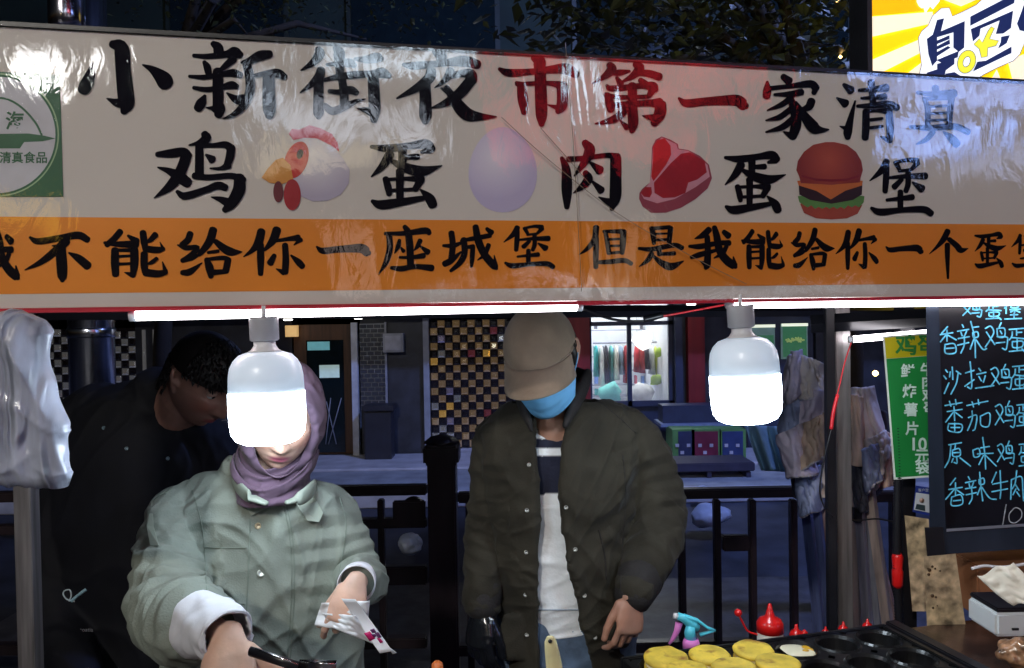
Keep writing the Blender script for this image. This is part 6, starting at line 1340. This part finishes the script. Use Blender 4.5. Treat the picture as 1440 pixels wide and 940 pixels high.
# jacket shell, open at the front
M_ol = mat('olive_jacket', (.032, .029, .021), .85, spec=.2, crease=.7, cscale=6, var=.2, vscale=8, bump=.3, bscale=220, sheen=.05)
rows_ = [(566, 782, 66, .075, 742, 800), (580, 786, 92, .09, 746, 796), (600, 790, 112, .105, 748, 792), (640, 792, 114, .118, 749, 786), (700, 792, 108, .125, 750, 786), (760, 792, 100, .13, 752, 794), (820, 793, 92, .132, 752, 808), (870, 794, 88, .13, 752, 818), (905, 795, 86, .128, 753, 829), (928, 796, 88, .128, 754, 836)]
rows2 = []
for i in range(len(rows_) - 1):
    for k in range(6): rows2.append(tuple(a + (b_ - a) * k / 6 for a, b_ in zip(rows_[i], rows_[i + 1])))
rows2.append(rows_[-1])
bm = bmesh.new(); prev = None; NA = 60
for (py, cx, hw, dp, xl, xr) in rows2:
    tl = math.asin(max(-1, min(1, (xl - cx) / hw))); t_r = math.asin(max(-1, min(1, (xr - cx) / hw))); c = at(cx, py, YM); ring = []
    for k in range(NA + 1):
        th = t_r + (2 * PI + tl - t_r) * k / NA; ring.append((V3((c.x + math.sin(th) * hw * kM, c.y - math.cos(th) * dp, c.z)), V3((math.sin(th), -math.cos(th), 0))))
    ring = [(bm.verts.new(p), bm.verts.new(p - n_ * .014)) for p, n_ in ring]
    if prev:
        for k in range(NA):
            bm.faces.new((prev[k][0], prev[k + 1][0], ring[k + 1][0], ring[k][0])); bm.faces.new((prev[k][1], ring[k][1], ring[k + 1][1], prev[k + 1][1]))
        for k in (0, NA): bm.faces.new((prev[k][0], ring[k][0], ring[k][1], prev[k][1]))
    else: first = ring
    prev = ring
for rg in (first, prev):
    for k in range(NA): bm.faces.new((rg[k][0], rg[k + 1][0], rg[k + 1][1], rg[k][1]))
limb(bm, [at(852, 590, 2.24), at(886, 618, 2.24), at(912, 675, 2.23), at(924, 730, 2.20), at(912, 780, 2.14), at(894, 826, 2.07)], [.05, .070, .074, .074, .066, .050], 24)
limb(bm, [at(722, 596, 2.26), at(700, 622, 2.26), at(694, 690, 2.26), at(685, 750, 2.24), at(681, 800, 2.20), at(679, 846, 2.165)], [.05, .068, .062, .060, .052, .045], 24)
# hem flares: the front panels hang below
for P_, w__ in (([at(733, 870, 2.13), at(730, 900, 2.13), at(730, 922, 2.13)], .045), ([at(856, 870, 2.13), at(856, 892, 2.13), at(856, 906, 2.13)], .05)):
    tube(bm, P_, [(w__, .012)] * 3, 12, side=V3((1, 0, 0)), cap='round')
me = remesh(bm, .005, .5, 2)
axM = [(at(886, 618, 2.24), at(924, 730, 2.20)), (at(924, 730, 2.20), at(892, 830, 2.06)), (at(700, 622, 2.26), at(685, 750, 2.24)), (at(685, 750, 2.24), at(679, 846, 2.165))]
sf2 = sleeve_folds(axM, .010, 20, 5); ff2 = folds(.004, 5, .0014, 14, (1, 1, .5), 6); displace(me, lambda c, n_: .8 * sf2(c, n_) + ff2(c, n_) + .007 * max(0, ridge(V3((c.x * 7 + c.z * 6 + noise.noise(c * 4), c.y * 4, c.z * 3 - c.x * 3)), 1)) ** 4 + .005 * max(0, ridge(V3((c.x * 9 - c.z * 9 + noise.noise(c * 5), c.y * 4 + 3, c.z * 3)), 1)) ** 4)
mj = link('jacket', me, M_ol, mn, True); md = mj.modifiers.new('s', 'SUBSURF'); md.levels = md.render_levels = 1
bj = bvh_of(mj); M_rib = mat('rib_knit', (.016, .014, .014), .8, bump=.5, bscale=150)
cloth_part('collar', [at(826, 530, 2.27), at(818, 548, 2.20), at(806, 572, 2.13), at(795, 598, 2.10)], [(.014, .026), (.017, .03), (.016, .028), (.008, .014)], M_rib, mn)
cloth_part('collar', [at(728, 548, 2.22), at(733, 566, 2.15), at(741, 586, 2.11), at(747, 604, 2.10)], [(.012, .02), (.013, .022), (.012, .02), (.006, .012)], M_rib, mn)
cloth_part('collar', [at(824, 535, 2.27), at(800, 528, 2.34), at(765, 528, 2.34), at(735, 540, 2.27)], [(.014, .03)] * 4, M_rib, mn)
for (a, b_, c, d_) in ((900, 812, 892, 834), (683, 826, 679, 852)):
    Y1 = 2.09 if a > 800 else 2.18; r_ = .059 if a > 800 else .050
    bm = bmesh.new(); tube(bm, [at(a, b_, Y1), at((a + c) / 2, (b_ + d_) / 2, Y1 - .015), at(c, d_, Y1 - .03)], [r_, r_ * .98, r_ * .88], 36, cap='round', pleat=lambda i, th: 1 + .03 * math.sin(th * 18)); frombm('ribbed_cuff', bm, M_rib, mn, True)
M_sb = mat('snap_dark', (.35, .36, .34), .3, .8)
for a, b_ in ((744, 654), (741, 718), (740, 777), (739, 837), (741, 893), (796, 714), (809, 773), (822, 838), (837, 897)): button(bj, a, b_, .006, M_sb, mn)
seam(bj, [(876, 640), (880, 700), (874, 790), (872, 850)], .0012, M_rib, mj); seam(bj, [(836, 560), (862, 580), (895, 610)], .0012, M_rib, mj)
seam(bj, [(842, 745), (850, 780), (853, 815)], .0016, M_rib, mj)

# ---------------------------------------------------------------- man in black at the left
YK = 2.62; kK = mpp(YK)
mb = thing('person', (at(200, 700, YK).x, YK, 0), 'man in a black coat, head bent, standing behind the woman', 'person')
MhK = Matrix.Translation(at(285, 535, 2.50)) @ Matrix.Rotation(math.radians(62), 4, 'Z') @ Matrix.Rotation(math.radians(34), 4, 'X') @ Matrix.Scale(1.22, 4)
bm = bmesh.new(); head_geo(bm, MhK); limb(bm, [at(262, 560, 2.55), at(238, 590, 2.6), at(215, 640, 2.64)], [.085, .085, .12])
limb(bm, [at(200, 660, YK), at(195, 760, YK), at(195, 900, YK), at(200, 1050, YK)], [(.2, .11), (.2, .12), (.19, .12), (.2, .13)], side=V3((1, 0, 0)))
limb(bm, [at(110, 680, 2.6), at(95, 850, 2.55), at(120, 960, 2.3)], [.06, .05, .03]); limb(bm, [at(300, 680, 2.6), at(320, 850, 2.55), at(300, 960, 2.3)], [.06, .05, .03])
hand(bm, at(122, 962, 2.28), (.2, -.9, -.1), (1, 0, 0), s=1); hand(bm, at(298, 962, 2.28), (-.2, -.9, -.1), (-1, 0, 0), s=-1); legs(bm, at(200, 900, YK).x, YK, .8, .2)
me = remesh(bm, .0034, .5, 2); vcolor(me, head_color(MhK, (.34, .18, .14))); link('body', me, M_skin, mb, True); add_eyes(MhK, mb)
bm = bmesh.new(); rnd = random.Random(4)
dome(bm, MhK, .082, .102, .098, .03, yoff=.006)
for k in range(900):
    a = rnd.uniform(0, 2 * PI); t = math.asin(rnd.random()); z0_ = .03 if abs(a - PI) > 1.7 else rnd.uniform(-.05, .03)
    r_ = math.cos(t) if z0_ >= .03 else 1; c0 = V3((.082 * r_ * math.sin(a), -.102 * r_ * math.cos(a) + .006, max(z0_, .03 + .098 * math.sin(t)) if z0_ >= .03 else z0_))
    if z0_ < .03 and math.cos(a) > -.2: continue
    d = V3((c0.x * 1.5, c0.y * .5 - .12, -.12 + c0.z * .6)).normalized(); L = rnd.uniform(.008, .02)
    tube(bm, [MhK @ c0, MhK @ (c0 + d * L * .6 + V3(c0).normalized() * .001), MhK @ (c0 + d * L)], [.003, .0026, .0008], 5)
frombm('hair', bm, M_hair, mb, True)
M_bk = mat('black_coat', (.003, .0035, .007), .75, var=.2, spec=.25)
bm = bmesh.new()
limb(bm, [at(232, 560, 2.60), at(218, 596, 2.62), at(205, 640, YK), at(198, 720, YK), at(195, 820, YK), at(196, 930, YK), at(200, 1080, YK)], [(50 * kK, .09), (98 * kK, .13), (125 * kK, .15), (135 * kK, .16), (138 * kK, .165), (135 * kK, .165), (135 * kK, .17)], 36, V3((1, 0, 0)))
limb(bm, [at(140, 575, 2.64), at(105, 620, 2.64), at(88, 740, 2.6), at(84, 860, 2.52), at(112, 955, 2.34)], [.085, .10, .10, .095, .06], 24); limb(bm, [at(262, 600, 2.62), at(312, 660, 2.62), at(325, 780, 2.58), at(322, 880, 2.5), at(302, 958, 2.33)], [.08, .095, .09, .085, .06], 24)
me = remesh(bm, .008, .5, 3); displace(me, folds(.006, 5, .002, 14, seed=13)); ct = link('coat', me, M_bk, mb, True); bc = bvh_of(ct)
for a, b_ in ((146, 602), (178, 631), (236, 645)): button(bc, a, b_, .006, mat('snap_blue', (.2, .28, .32), .3, .6), mb)
seam(bc, [(105, 846), (94, 843), (89, 836), (91, 831), (98, 830), (100, 838), (97, 846)], .0022, mat('logo_white', (.5, .6, .65), .5), ct, 'logo'); seam(bc, [(100, 846), (108, 839), (121, 829)], .005, mat('logo_cyan', (.3, .5, .6), .5), ct, 'logo')
lq = surf(bc, 116, 886, .004)
text('rancoatia', 'lettering', lambda a, c: at(a, c, lq.y), 8, mat('faint_print', (.22, .22, .25), .6), ct, x=116, y=886)
